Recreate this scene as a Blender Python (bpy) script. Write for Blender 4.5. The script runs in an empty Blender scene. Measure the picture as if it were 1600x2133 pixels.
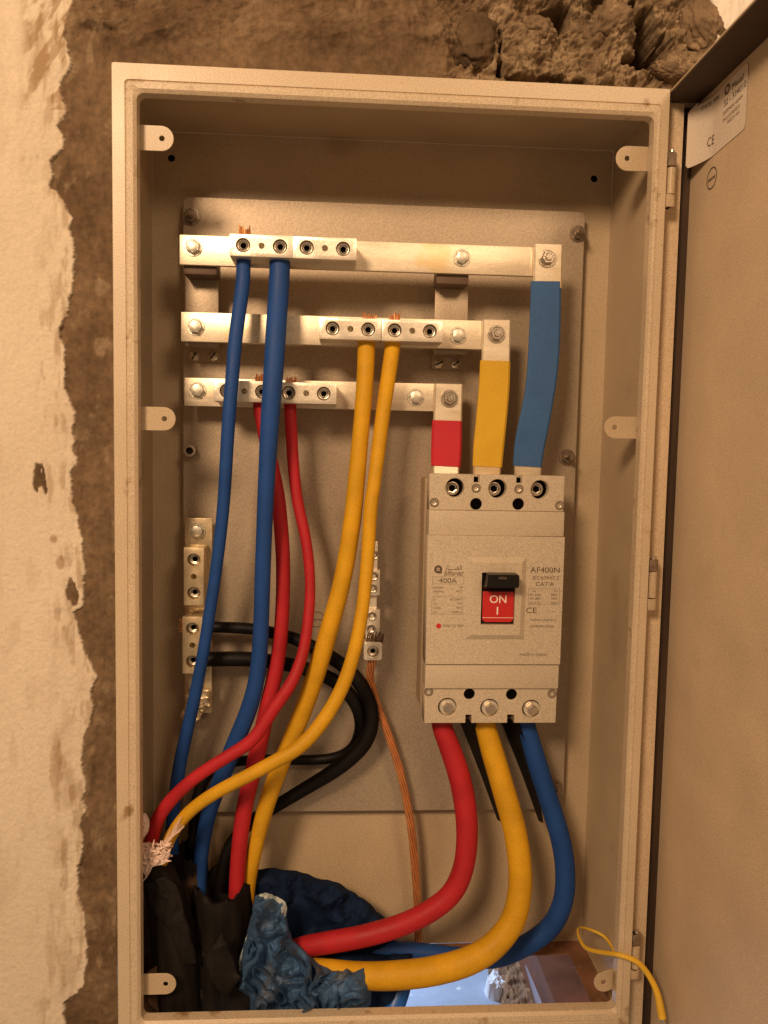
import bpy, bmesh, math, random
import numpy as np
from mathutils import Vector, Matrix, Euler
random.seed(7); np.random.seed(7)
PI = math.pi
scn = bpy.context.scene
col = scn.collection

# ------------------------------------------------------------------ camera
W, H, D = .55, .998, .159            # electrical enclosure: width, height, depth (metres); front rim in plane Y=0
CAM = Vector((.221813, -.792698, .629012))
F = 1625.55
R3 = Matrix(((.99804107, -.01902318, -.05959986), (.01442485, .99695332, -.0766551), (.0608765, .07564522, .99527476)))
cd = bpy.data.cameras.new('camera'); cam = bpy.data.objects.new('camera', cd); col.objects.link(cam)
cd.sensor_fit = 'VERTICAL'; cd.sensor_height = 32; cd.lens = 32 * F / 2133; cd.clip_start = .05; cd.clip_end = 50
A = Matrix(((1, 0, 0), (0, 0, -1), (0, 1, 0)))           # world -> (right, down, forward)
M = R3 @ A
right, down, fwd = Vector(M[0]), Vector(M[1]), Vector(M[2])
rotm = Matrix((right, -down, -fwd)).transposed()
cam.matrix_world = Matrix.Translation(CAM) @ rotm.to_4x4()
scn.camera = cam
MT = M.transposed()

# ------------------------------------------------------------------ world, lamps, exposure
wd = bpy.data.worlds.new('World'); scn.world = wd; wd.use_nodes = True
bg = wd.node_tree.nodes['Background']
bg.inputs[0].default_value = (1, .60, .34, 1); bg.inputs[1].default_value = .36

def lamp(name, loc, target, size, energy, colour, shape='DISK', spread=0):
    l = bpy.data.lights.new(name, 'AREA'); l.shape = shape; l.size = size; l.energy = energy; l.color = colour
    o = bpy.data.objects.new(name, l); col.objects.link(o); o.location = loc
    o.rotation_euler = (Vector(target) - Vector(loc)).to_track_quat('-Z', 'Y').to_euler()
    if spread: l.spread = math.radians(spread)
    return o
lamp('room_lamp', (-.55, -1.75, 1.62), (.3, 0, .55), .46, 58, (1, .68, .42))
lamp('second_room_lamp', (1.0, -1.8, 1.7), (.1, 0, .7), .5, 16, (1, .68, .42))
scn.view_settings.view_transform = 'Standard'; scn.view_settings.look = 'None'
scn.view_settings.exposure = -.57; scn.view_settings.gamma = 1

# ------------------------------------------------------------------ measuring helpers
def ray(x, y):
    return MT @ Vector(((x - 800) / F, (y - 1066.5) / F, 1))
def P(x, y, Y):                                          # point of the plane at depth Y
    d = ray(x, y); return CAM + d * ((Y - CAM.y) / d.y)
def PZ(x, y, Z):
    d = ray(x, y); return CAM + d * ((Z - CAM.z) / d.z)
def PX(x, y, X):
    d = ray(x, y); return CAM + d * ((X - CAM.x) / d.x)
def mpp(Y): return (Y - CAM.y) / F                       # metres per photo pixel at depth Y
def proj_np(X, Y, Z):
    d = np.stack([X - CAM.x, Y - CAM.y, Z - CAM.z], -1); m = np.array(M); c = d @ m.T
    return 800 + F * c[..., 0] / c[..., 2], 1066.5 + F * c[..., 1] / c[..., 2]

# ------------------------------------------------------------------ materials
def mat(name, c, rough=.5, metal=0., var=.06, vscale=12, bump=0., bscale=300, spec=.5, grain=.11, stain=None, stain_amt=0, stain_scale=30, coat=0, aniso=None):
    m = bpy.data.materials.new(name); m.use_nodes = True; t = m.node_tree; n = t.nodes; L = t.links
    b = n['Principled BSDF']; b.inputs['Roughness'].default_value = rough; b.inputs['Metallic'].default_value = metal
    b.inputs['Specular IOR Level'].default_value = spec; b.inputs['Coat Weight'].default_value = coat
    tc = n.new('ShaderNodeTexCoord'); src = tc.outputs['Object']
    if aniso:
        mp = n.new('ShaderNodeMapping'); mp.inputs['Scale'].default_value = aniso; L.new(src, mp.inputs[0]); src = mp.outputs[0]
    nz = n.new('ShaderNodeTexNoise'); nz.inputs['Scale'].default_value = vscale; nz.inputs['Detail'].default_value = 6; L.new(src, nz.inputs['Vector'])
    g = n.new('ShaderNodeTexNoise'); g.inputs['Scale'].default_value = 850; g.inputs['Detail'].default_value = 1; L.new(tc.outputs['Object'], g.inputs['Vector'])
    def mr(s, a, bb, lo=.3, hi=.7):
        r = n.new('ShaderNodeMapRange'); r.inputs[1].default_value = lo; r.inputs[2].default_value = hi; r.inputs[3].default_value = a; r.inputs[4].default_value = bb; L.new(s, r.inputs[0]); return r.outputs[0]
    mu = n.new('ShaderNodeMath'); mu.operation = 'MULTIPLY'; L.new(mr(nz.outputs[0], 1 - var, 1 + var), mu.inputs[0]); L.new(mr(g.outputs[0], 1 - grain, 1 + grain), mu.inputs[1])
    vm = n.new('ShaderNodeVectorMath'); vm.operation = 'SCALE'; vm.inputs[0].default_value = c; L.new(mu.outputs[0], vm.inputs['Scale'])
    out = vm.outputs[0]
    if stain:
        s2 = n.new('ShaderNodeTexNoise'); s2.inputs['Scale'].default_value = stain_scale; s2.inputs['Detail'].default_value = 7; L.new(tc.outputs['Object'], s2.inputs['Vector'])
        mx = n.new('ShaderNodeMix'); mx.data_type = 'RGBA'; L.new(mr(s2.outputs[0], 0, 1, .68 - stain_amt * .25, .74 - stain_amt * .15), mx.inputs[0]); L.new(out, mx.inputs[6]); mx.inputs[7].default_value = (*stain, 1); out = mx.outputs[2]
    L.new(out, b.inputs['Base Color'])
    L.new(mr(nz.outputs[0], rough * .85, min(1, rough * 1.15)), b.inputs['Roughness'])
    if bump:
        bn = n.new('ShaderNodeTexNoise'); bn.inputs['Scale'].default_value = bscale; bn.inputs['Detail'].default_value = 4; L.new(src, bn.inputs['Vector'])
        bp = n.new('ShaderNodeBump'); bp.inputs['Strength'].default_value = bump; bp.inputs['Distance'].default_value = .001; L.new(bn.outputs[0], bp.inputs['Height']); L.new(bp.outputs[0], b.inputs['Normal'])
    return m
PAINT = mat('beige_paint', (.50, .385, .245), .42, stain=(.40, .29, .175), stain_amt=.16, stain_scale=7, var=.08, bump=.12, bscale=420, grain=.20)
RIM = mat('rim_paint', (.58, .46, .31), .38, var=.05, bump=.12, bscale=420, stain=(.30, .19, .09), stain_amt=.22, stain_scale=34, grain=.20)
DOORP = mat('door_paint', (.62, .48, .32), .5, stain=(.49, .37, .24), stain_amt=.2, stain_scale=6, var=.08, bump=.15, bscale=420, grain=.20)
DARKCH = mat('door_channel_dark_and_shade', (.045, .023, .011), .65, var=.5, vscale=25, bump=.3, bscale=80, aniso=(3, 3, .35))  # dark gasket and channel colour; under the top flange also painted shade
PLATE = mat('galvanised_plate', (.43, .345, .245), .42, metal=.35, var=.09, vscale=6, bump=.12, grain=.20)
RUST = mat('rust_primer', (.22, .10, .05), .75, var=.35, vscale=22, bump=.5, bscale=120, stain=(.36, .24, .15), stain_amt=.5, stain_scale=26)
TIN = mat('tinned_copper', (.82, .72, .55), .40, metal=.6, var=.09, vscale=20, bump=.1, bscale=200, aniso=(1, 1, 6), stain=(.80, .62, .34), stain_amt=.45, stain_scale=16)
DULL = mat('dull_tinned_metal', (.74, .60, .38), .34, metal=.65, var=.25, vscale=45, bump=.2, bscale=200)
ALU = mat('aluminium_block', (.92, .84, .69), .33, metal=.6, var=.07, vscale=30, bump=.15, bscale=350)
SCREW = mat('zinc_screw', (.62, .55, .44), .3, metal=.9, var=.15, vscale=90, bump=.15, bscale=500)
BOLT = mat('zinc_bolt', (.72, .67, .55), .38, metal=.7, var=.15, vscale=120, bump=.3, bscale=400)
STEEL = mat('dull_steel', (.38, .31, .25), .35, metal=.9, var=.25, vscale=120)
DARK = mat('dark_hole', (.004, .003, .002), .9, spec=0, grain=0, var=0)  # near-black stands in for the shade inside holes, slots and sockets
BLUE = mat('blue_pvc', (.012, .062, .25), .6, var=.14, vscale=30, bump=.12, bscale=240, spec=.3)
RED = mat('red_pvc', (.42, .015, .022), .6, var=.14, vscale=30, bump=.12, bscale=240, spec=.3)
YEL = mat('yellow_pvc', (.62, .33, .010), .6, var=.14, vscale=30, bump=.12, bscale=240, spec=.3)
YWIRE = mat('yellow_earth_wire_pvc', (.72, .44, .03), .5, var=.12, vscale=30)
BLACK = mat('black_pvc', (.005, .0035, .003), .55, var=.3, vscale=30, bump=.15, bscale=200, spec=.2)
SBLUE = mat('blue_sleeve', (.05, .13, .31), .62, var=.06, vscale=30, bump=.1, bscale=300, spec=.25)
SRED = mat('red_sleeve', (.50, .022, .035), .6, var=.06, vscale=30, bump=.1, bscale=300, spec=.25)
SYEL = mat('yellow_sleeve', (.66, .40, .03), .6, var=.06, vscale=30, bump=.1, bscale=300, spec=.25)
COPPER = mat('bare_copper', (.72, .30, .11), .35, metal=.55, var=.15, vscale=60)
GREYP = mat('grey_plastic', (.53, .445, .325), .48, var=.025, bump=.12, bscale=600, grain=.20)
GREYP2 = mat('grey_plastic_base', (.38, .28, .17), .5, var=.03, bump=.12, bscale=600, grain=.20)
HANDLE = mat('black_plastic', (.007, .005, .004), .4, var=.1, spec=.4)
REDPL = mat('red_plastic', (.55, .022, .02), .45, var=.04)
INK = mat('grey_ink', (.10, .065, .04), .7, var=.1, grain=0)
INKL = mat('faded_ink', (.17, .12, .08), .7, var=.2, grain=0)
WHITEI = mat('white_ink', (.85, .72, .62), .6, var=.02, grain=0)
PAPER = mat('sticker_paper', (.74, .64, .52), .55, var=.03)
CLOTH = mat('blue_cloth', (.055, .12, .235), .62, var=.35, vscale=14, bump=.12, bscale=160, spec=.3, stain=(.14, .17, .22), stain_amt=.35, stain_scale=22)
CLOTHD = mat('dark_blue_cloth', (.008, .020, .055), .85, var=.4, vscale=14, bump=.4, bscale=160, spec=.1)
PLASTER_RAG = mat('dried_plaster_scrap', (.42, .46, .44), .9, var=.2, vscale=60)
SHEATH = mat('dusty_black_sheath', (.009, .006, .004), .7, spec=.25, var=.6, vscale=18, bump=.4, bscale=90, aniso=(4, 4, .6), stain=(.09, .05, .024), stain_amt=.22, stain_scale=13)
CARD = mat('brown_cardboard', (.13, .07, .035), .85, var=.25)
FIBRE = mat('pale_fibre_filler', (.80, .62, .52), .8, var=.15)
BROWN = mat('brown_insulator', (.11, .062, .035), .5, var=.2)
PIPE = mat('blue_pipe', (.01, .11, .46), .35, var=.1)

# ------------------------------------------------------------------ object helpers
def thing(name, label, cat, loc=(0, 0, 0), group=None):
    o = bpy.data.objects.new(name, None); col.objects.link(o); o.location = loc; o.empty_display_size = .02
    o['label'] = label; o['category'] = cat
    if group: o['group'] = group
    return o
def tag(o, label, cat, group=None):
    o['label'] = label; o['category'] = cat
    if group: o['group'] = group
    return o
def wl(o):
    v = Vector((0, 0, 0))
    while o: v = v + o.location; o = o.parent
    return v
def part(name, me, m, parent=None, loc=None, rot=None, label=None, kind=None, smooth=None):
    """loc None: the mesh is already in world coordinates"""
    if m is not None and not me.materials: me.materials.append(m)
    o = bpy.data.objects.new(name, me); col.objects.link(o)
    if rot is not None: o.rotation_euler = rot
    base = wl(parent) if parent else Vector((0, 0, 0))
    if parent: o.parent = parent
    o.location = Vector(loc if loc is not None else (0, 0, 0)) - base
    if label: o['label'] = label
    if kind: o['kind'] = kind
    return o
def fin(bm, name='m', smooth=False, angle=35):
    bmesh.ops.recalc_face_normals(bm, faces=bm.faces)
    me = bpy.data.meshes.new(name); bm.to_mesh(me); bm.free()
    if smooth:
        me.polygons.foreach_set('use_smooth', [True] * len(me.polygons))
        if angle < 180: me.set_sharp_from_angle(angle=math.radians(angle))
    return me
def bxm(x0, x1, y0, y1, z0, z1, bev=0, seg=2):
    bm = bmesh.new(); r = bmesh.ops.create_cube(bm, size=1)
    for v in bm.verts: v.co = Vector(((x0 + x1) / 2 + v.co.x * (x1 - x0), (y0 + y1) / 2 + v.co.y * (y1 - y0), (z0 + z1) / 2 + v.co.z * (z1 - z0)))
    if bev: bmesh.ops.bevel(bm, geom=bm.edges[:], offset=bev, segments=seg, affect='EDGES', profile=.6)
    return fin(bm, smooth=bool(bev))
def lathe(prof, seg=24, axis='Y', sides=None):
    """prof: (radius, depth) from the front (small y) backwards; revolves round the Y axis"""
    bm = bmesh.new(); rings = []
    for r, y in prof:
        if r < 1e-6: rings.append([bm.verts.new((0, y, 0))])
        else: rings.append([bm.verts.new((r * math.cos(2 * PI * k / seg), y, r * math.sin(2 * PI * k / seg))) for k in range(seg)])
    for a, b in zip(rings, rings[1:]):
        for k in range(seg):
            q = [a[k % len(a)], a[(k + 1) % len(a)], b[(k + 1) % len(b)], b[k % len(b)]]
            u = []
            for v in q:
                if v not in u: u.append(v)
            if len(u) > 2:
                try: bm.faces.new(u)
                except ValueError: pass
    return fin(bm, smooth=seg > 8, angle=40)
def join(meshes):
    bm = bmesh.new()
    for m in meshes:
        if isinstance(m, tuple):
            n0 = len(bm.verts); bm.from_mesh(m[0]); bm.verts.ensure_lookup_table()
            for v in bm.verts[n0:]: v.co = m[1] @ v.co
        else: bm.from_mesh(m)
    me = bpy.data.meshes.new('j'); bm.to_mesh(me); bm.free(); return me
def crom(pts, n=10):
    pts = [np.array(p, float) for p in pts]; pts = [2 * pts[0] - pts[1]] + pts + [2 * pts[-1] - pts[-2]]; out = []
    for i in range(1, len(pts) - 2):
        p0, p1, p2, p3 = pts[i - 1:i + 3]
        for k in range(n):
            t = k / n; out.append(.5 * ((2 * p1) + (p2 - p0) * t + (2 * p0 - 5 * p1 + 4 * p2 - p3) * t * t + (3 * p1 - p0 - 3 * p2 + p3) * t ** 3))
    out.append(pts[-2]); return out
def smooth_path(q, it=6):
    q = [p.copy() for p in q]
    for _ in range(it):
        q = [q[0]] + [(a + 2 * b + c) / 4 for a, b, c in zip(q, q[1:], q[2:])] + [q[-1]]
    return q
def tube(pts, seg=20, n=8, caps=True, wob=0, it=10):
    """pts: (x, y, z, radius)"""
    q = smooth_path(crom(pts, n), it); bm = bmesh.new(); rings = []; up = Vector((0, -1, 0)); prev = None
    for i, p in enumerate(q):
        a = Vector(q[max(i - 1, 0)][:3]); b = Vector(q[min(i + 1, len(q) - 1)][:3]); t = (b - a).normalized()
        s = (prev if prev else up.cross(t)); s = (s - t * s.dot(t)).normalized(); prev = s; w = t.cross(s)
        r = p[3]
        rings.append([bm.verts.new(Vector(p[:3]) + (s * math.cos(2 * PI * k / seg) + w * math.sin(2 * PI * k / seg)) * r * (1 + wob * math.sin(k * 3 + i * .3) * math.sin(i * .17 + k))) for k in range(seg)])
    for a, b in zip(rings, rings[1:]):
        for k in range(seg): bm.faces.new((a[k], a[(k + 1) % seg], b[(k + 1) % seg], b[k]))
    if caps: bm.faces.new(rings[0]); bm.faces.new(rings[-1])
    return fin(bm, smooth=True, angle=60)
def cab(pxs):
    """(px, py, depth, width in px) -> path with radius"""
    return [(*P(x, y, Y), w * mpp(Y) / 2) for x, y, Y, w in pxs]
def flat_with_holes(outlines, y0, y1, bev=.0006, res=12):
    """outlines in (x, z); first is the outer edge, the others are holes; solid between depths y0 (front) and y1"""
    c = bpy.data.curves.new('c', 'CURVE'); c.dimensions = '2D'; c.fill_mode = 'BOTH'; c.extrude = (y1 - y0) / 2 - bev; c.bevel_depth = bev; c.bevel_resolution = 1; c.offset = -bev
    for k, ol in enumerate(outlines):
        s = c.splines.new('POLY'); s.points.add(len(ol) - 1); s.use_cyclic_u = True
        for p, q in zip(s.points, ol): p.co = (q[0], q[1], 0, 1)
    o = bpy.data.objects.new('c', c); col.objects.link(o); dg = bpy.context.evaluated_depsgraph_get()
    me = bpy.data.meshes.new_from_object(o.evaluated_get(dg)); bpy.data.objects.remove(o); bpy.data.curves.remove(c)
    for v in me.vertices: x, z, e = v.co; v.co = (x, (y0 + y1) / 2 - e, z)
    me.materials.clear(); return me
def circ(x, z, r, n=28): return [(x + r * math.cos(2 * PI * k / n), z + r * math.sin(2 * PI * k / n)) for k in range(n)]
def rrect(x0, x1, z0, z1, r, n=6):
    out = []
    for cx, cz, a in ((x1 - r, z1 - r, 0), (x0 + r, z1 - r, 90), (x0 + r, z0 + r, 180), (x1 - r, z0 + r, 270)):
        for k in range(n + 1):
            t = math.radians(a + 90 * k / n); out.append((cx + r * math.cos(t), cz + r * math.sin(t)))
    return out
def boolean(base, cutters):
    o = bpy.data.objects.new('b', base); col.objects.link(o); tmp = []
    for m in cutters:
        c = bpy.data.objects.new('cut', m); col.objects.link(c); tmp.append(c)
        md = o.modifiers.new('b', 'BOOLEAN'); md.operation = 'DIFFERENCE'; md.object = c; md.solver = 'EXACT'
    dg = bpy.context.evaluated_depsgraph_get(); me = bpy.data.meshes.new_from_object(o.evaluated_get(dg))
    for c in tmp + [o]: bpy.data.objects.remove(c)
    me.polygons.foreach_set('use_smooth', [True] * len(me.polygons)); me.set_sharp_from_angle(angle=math.radians(30))
    return me
def text(body, size, origin, m, parent, u=(1, 0, 0), v=(0, 0, 1), name='lettering', align='CENTER', sx=1., extr=.00008, bold=0.):
    c = bpy.data.curves.new('t', 'FONT'); c.body = body; c.size = size; c.align_x = align; c.align_y = 'CENTER'; c.extrude = extr; c.offset = bold; c.resolution_u = 3
    o = bpy.data.objects.new('t', c); col.objects.link(o); dg = bpy.context.evaluated_depsgraph_get()
    me = bpy.data.meshes.new_from_object(o.evaluated_get(dg)); bpy.data.objects.remove(o); bpy.data.curves.remove(c)
    u = Vector(u); v = Vector(v); w = u.cross(v); og = Vector(origin)
    for p in me.vertices: p.co = og + u * p.co.x * sx + v * p.co.y + w * p.co.z
    me.materials.clear(); return part(name, me, m, parent)

# vectorised noise
_perm = np.random.RandomState(3).rand(256, 256)
def vn(x, y):
    xi = np.floor(x).astype(int); yi = np.floor(y).astype(int); fx = x - xi; fy = y - yi
    fx = fx * fx * fx * (fx * (6 * fx - 15) + 10); fy = fy * fy * fy * (fy * (6 * fy - 15) + 10)
    g = lambda a, b: _perm[a % 256, b % 256]
    return (g(xi, yi) * (1 - fx) + g(xi + 1, yi) * fx) * (1 - fy) + (g(xi, yi + 1) * (1 - fx) + g(xi + 1, yi + 1) * fx) * fy
def fbm(x, y, o=5, gain=.5):
    s = 0; a = 1; t = 0
    for k in range(o):
        s = s + a * vn(x * 2 ** k + 17.3 * k, y * 2 ** k + 9.1 * k); t += a; a *= gain
    return s / t
def ridge(x, y, o=4):
    s = 0; a = 1; t = 0
    for k in range(o):
        s = s + a * (1 - np.abs(2 * vn(x * 2 ** k + 5 * k, y * 2 ** k + 3 * k) - 1)); t += a; a *= .5
    return s / t
def worley(x, y, seed=0):
    xi = np.floor(x).astype(int); yi = np.floor(y).astype(int); best = np.full(x.shape, 9.)
    for dx in (-1, 0, 1):
        for dy in (-1, 0, 1):
            a = xi + dx; b = yi + dy
            qx = a + _perm[(a + seed * 31) % 256, (b + 7 * seed) % 256]; qy = b + _perm[(b + 91 + seed) % 256, (a + 13 * seed) % 256]
            best = np.minimum(best, np.hypot(x - qx, y - qy))
    return best
def sstep(a, b, x):
    t = np.clip((x - a) / (b - a), 0, 1); return t * t * (3 - 2 * t)
def in_poly(px, py, poly):
    ins = np.zeros(px.shape, bool); n = len(poly)
    for i in range(n):
        x0, y0 = poly[i]; x1, y1 = poly[(i + 1) % n]
        c = ((y0 > py) != (y1 > py)) & (px < (x1 - x0) * (py - y0) / ((y1 - y0) + 1e-12) + x0); ins ^= c
    return ins
def dist_poly(px, py, poly):
    d = np.full(px.shape, 1e9); n = len(poly)
    for i in range(n):
        a = np.array(poly[i], float); b = np.array(poly[(i + 1) % n], float); ab = b - a
        t = np.clip(((px - a[0]) * ab[0] + (py - a[1]) * ab[1]) / (ab @ ab), 0, 1)
        d = np.minimum(d, np.hypot(px - a[0] - t * ab[0], py - a[1] - t * ab[1]))
    return d
def grid_mesh(X, Y, Z, keep=None, attrs=None, smooth=True):
    nz, nx = X.shape; idx = np.arange(nz * nx).reshape(nz, nx)
    q = np.stack([idx[:-1, :-1], idx[:-1, 1:], idx[1:, 1:], idx[1:, :-1]], -1).reshape(-1, 4)
    if keep is not None: q = q[keep.reshape(-1)]
    used = np.unique(q); rm = np.full(nz * nx, -1); rm[used] = np.arange(len(used)); q = rm[q]
    co = np.stack([X.ravel(), Y.ravel(), Z.ravel()], -1)[used]
    me = bpy.data.meshes.new('g'); me.vertices.add(len(co)); me.vertices.foreach_set('co', co.ravel().astype(np.float32))
    me.loops.add(q.size); me.loops.foreach_set('vertex_index', q.ravel().astype(np.int32))
    me.polygons.add(len(q)); me.polygons.foreach_set('loop_start', np.arange(0, q.size, 4, dtype=np.int32))
    me.update(calc_edges=True)
    me.polygons.foreach_set('use_smooth', np.full(len(q), smooth))
    for k, v in (attrs or {}).items():
        a = me.attributes.new(k, 'FLOAT', 'POINT'); a.data.foreach_set('value', v.ravel()[used].astype(np.float32))
    return me

# ================================================================== THE WALL
def wall_material():
    m = bpy.data.materials.new('plaster_and_mortar'); m.use_nodes = True; t = m.node_tree; n = t.nodes; L = t.links; b = n['Principled BSDF']
    b.inputs['Roughness'].default_value = .9; b.inputs['Specular IOR Level'].default_value = .2
    tc = n.new('ShaderNodeTexCoord')
    def nz(sc, det=6, dist=0, scale=None):
        x = n.new('ShaderNodeTexNoise'); x.inputs['Scale'].default_value = sc; x.inputs['Detail'].default_value = det; x.inputs['Distortion'].default_value = dist
        if scale:
            mp = n.new('ShaderNodeMapping'); mp.inputs['Scale'].default_value = scale; L.new(tc.outputs['Object'], mp.inputs[0]); L.new(mp.outputs[0], x.inputs['Vector'])
        else: L.new(tc.outputs['Object'], x.inputs['Vector'])
        return x.outputs[0]
    def ramp(s, a, b_):
        r = n.new('ShaderNodeValToRGB'); L.new(s, r.inputs[0]); r.color_ramp.elements[0].position = a[0]; r.color_ramp.elements[0].color = (*a[1], 1)
        r.color_ramp.elements[1].position = b_[0]; r.color_ramp.elements[1].color = (*b_[1], 1); return r.outputs[0]
    def mix(f, a, b_, mode='MIX'):
        x = n.new('ShaderNodeMix'); x.data_type = 'RGBA'; x.blend_type = mode
        if isinstance(f, (int, float)): x.inputs[0].default_value = f
        else: L.new(f, x.inputs[0])
        L.new(a, x.inputs[6]); L.new(b_, x.inputs[7]); return x.outputs[2]
    def att(k): a = n.new('ShaderNodeAttribute'); a.attribute_name = k; return a.outputs['Fac']
    mort = ramp(nz(14, 8), (.32, (.105, .064, .034)), (.7, (.22, .145, .082)))
    mort = mix(.5, mort, ramp(nz(160, 4), (.3, (.45, .45, .45)), (.7, (1.35, 1.3, 1.25))), 'MULTIPLY')
    pal = ramp(nz(50, 8, 1), (.35, (.15, .10, .055)), (.68, (.38, .275, .165)))
    pal = mix(.5, pal, ramp(nz(260, 3), (.3, (.5, .5, .5)), (.7, (1.3, 1.3, 1.3))), 'MULTIPLY')
    plas = ramp(nz(9, 8, 0, (1, 1, .5)), (.3, (.64, .54, .405)), (.7, (.72, .62, .475)))
    plas = mix(.35, plas, ramp(nz(420, 2), (.3, (.8, .8, .8)), (.7, (1.15, 1.15, 1.15))), 'MULTIPLY')
    sc = n.new('ShaderNodeRGB'); sc.outputs[0].default_value = (.36, .245, .14, 1)
    plas = mix(att('scuff'), plas, sc.outputs[0])
    c = mix(att('pale'), mort, pal); c = mix(att('plaster'), c, plas)
    wh = n.new('ShaderNodeRGB'); wh.outputs[0].default_value = (.85, .78, .66, 1)
    c = mix(att('white'), c, wh.outputs[0])
    L.new(c, b.inputs['Base Color'])
    bp = n.new('ShaderNodeBump'); bp.inputs['Strength'].default_value = .32; bp.inputs['Distance'].default_value = .0015; L.new(nz(420, 4), bp.inputs['Height']); L.new(bp.outputs[0], b.inputs['Normal'])
    return m
WALLM = wall_material()
EDGE = [(-400, 150), (0, 150), (40, 138), (80, 132), (130, 150), (150, 140), (165, 124), (200, 128), (235, 138), (262, 122), (285, 128), (310, 128), (335, 103), (365, 113), (385, 104), (400, 120),
        (455, 151), (475, 145), (540, 153), (620, 147), (650, 139), (690, 124), (730, 135), (770, 131), (820, 140), (870, 155), (900, 149), (960, 156), (990, 146), (1020, 153), (1048, 150), (1075, 160), (1130, 173),
        (1200, 178), (1265, 174), (1275, 150), (1295, 158), (1330, 166), (1390, 192), (1410, 201), (1445, 187), (1480, 197), (1540, 172), (1580, 170), (1620, 178), (1670, 176), (1720, 168), (1750, 173), (1800, 166),
        (1860, 160), (1910, 178), (2000, 181), (2040, 178), (2070, 160), (2090, 131), (2133, 138), (2600, 150)]
def axis(a0, a1, f0, f1, fine, coarse):
    l = np.arange(a0, f0, coarse); m = np.arange(f0, f1, fine); r = np.arange(f1, a1 + coarse * .5, coarse); return np.concatenate([l, m, r]) if len(r) > 1 else np.concatenate([l, np.linspace(f0, f1, int(round((f1 - f0) / fine)) + 1)])
def wall_patch(xs, zs, keepf=None):
    X, Z = np.meshgrid(xs, zs); px, py = proj_np(X, 0 * X, Z)
    e = np.interp(py, [a for a, b in EDGE], [b for a, b in EDGE])
    e = e + 16 * (fbm(py / 26 + 3, px / 30, 5, .6) - .5) + 6 * (fbm(py / 5, px / 5, 3) - .5)
    plas = sstep(e + 2.5, e - 2.5, px)
    # the plaster dies out above the enclosure
    top = (py < 130) & (px < 260)
    plas_h = plas.copy()
    # isolated bare patches in the plaster
    for cx, cy, rx, ry in ((150, 1235, 13, 30), (81, 990, 9, 34), (92, 1000, 5, 36), (76, 1010, 6, 20), (115, 388, 12, 7), (118, 375, 8, 6)):
        dd = np.hypot((px - cx - .12 * (py - cy)) / rx, (py - cy) / ry) + .7 * (fbm(px / 7, py / 12, 3) - .5)
        plas *= sstep(.8, 1.0, dd); plas_h *= 1 - .5 * sstep(1.0, .8, dd)
    white = sstep(1478, 1492, px + 26 * (fbm(px / 14, py / 14, 4) - .5) + np.clip(py - 50, 0, 80) * -.25) * (py < 420)
    plas = np.maximum(plas, white); plas_h = np.maximum(plas_h, white)
    farright = sstep(1640, 1660, px); plas = np.maximum(plas, farright); plas_h = np.maximum(plas_h, farright)
    # depth of bare mortar
    mo = .0022 + .006 * sstep(60, 10, py) + .004 * (fbm(px / 120, py / 120, 5) - .5) + .0035 * (fbm(px / 16, py / 30, 4) - .5)
    mo = mo + .0006
    rub = sstep(830, 1020, px) * sstep(260, 190, py) * sstep(1500, 1440, px)
    lump = fbm(px / 75, py / 65, 6, .6); lum2 = worley(px / 30 + .5 * fbm(px / 20, py / 20, 3), py / 27, 5); lum3 = worley(px / 11 + .6 * fbm(px / 9, py / 9, 2), py / 10, 8)
    mr = .018 - .045 * (lump - .42) - .0075 * (1 - 1.3 * lum2 ** 2 - .5) - .0026 * (1 - 1.3 * lum3 ** 2 - .5) - .0016 * (fbm(px / 4, py / 4, 3) - .5)
    near = sstep(120, 172, py + .05 * (1393 - px))      # closes up towards the rim of the enclosure
    mo2 = mr * (1 - rub * 0)
    Yv = mo * (1 - rub) + (mo2) * rub
    for cx, cy, rx, ry, dep in ((1165, 20, 36, 30, .12), (1372, 88, 32, 42, .15), (1350, 50, 22, 40, .12), (1340, 112, 38, 14, .10), (1120, 150, 60, 13, .09), (1190, 160, 45, 10, .05), (1298, 20, 12, 30, .08), (1048, 130, 9, 22, .035), (1325, 8, 10, 22, .06), (1047, 70, 7, 30, .02)):
        dd = np.hypot((px - cx) / rx, (py - cy) / ry) + .6 * (fbm(px / 14, py / 14, 4) - .5)
        Yv = Yv + dep * sstep(1.1, .5, dd)
    # fissure at the top left and brush ridges in the mortar
    cr = np.abs(py - (58 + (px - 160) * .13 + 10 * (fbm(px / 22, 3 + 0 * px, 3) - .5))); Yv = Yv + .006 * fbm(px / 25, py / 25, 3) * sstep(5 + 16 * fbm(px / 18, py / 30, 3), 1, cr) * sstep(150, 190, px) * sstep(310, 270, px)
    tl = sstep(100, 130, px) * sstep(115, 60, py) * (1 - rub)
    Yv = Yv - tl * .012 * (ridge(px / 70 + .3, py / 50 + px / 300, 4) - .45) - tl * .004
    Yv = Yv - .0022 * (1 - rub) * (ridge(px / 22, py / 200, 3) - .5) * (py > 200)
    pc = -.0016 + .0012 * (fbm(px / 60, py / 120, 4) - .5) + .0007 * (fbm(px / 8, py / 8, 2) - .5)
    pc = pc + .003 * sstep(60, 0, e - px) * (fbm(px / 18, py / 40, 4))
    Yv = Yv * (1 - plas_h) + pc * plas_h
    st = fbm(px / 15, py / 55, 5)
    scuff = sstep(.52, .72, st) * sstep(90, 15, e - px) * .55 + .16 * sstep(.56, .75, fbm(px / 34 + 4, py / 120, 5))
    scuff += (py < 230) * sstep(.42, .62, fbm((px + .6 * py) / 20, (py - .5 * px) / 60, 5)) * .75 * sstep(30, 70, px) * (px < 260)
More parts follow.
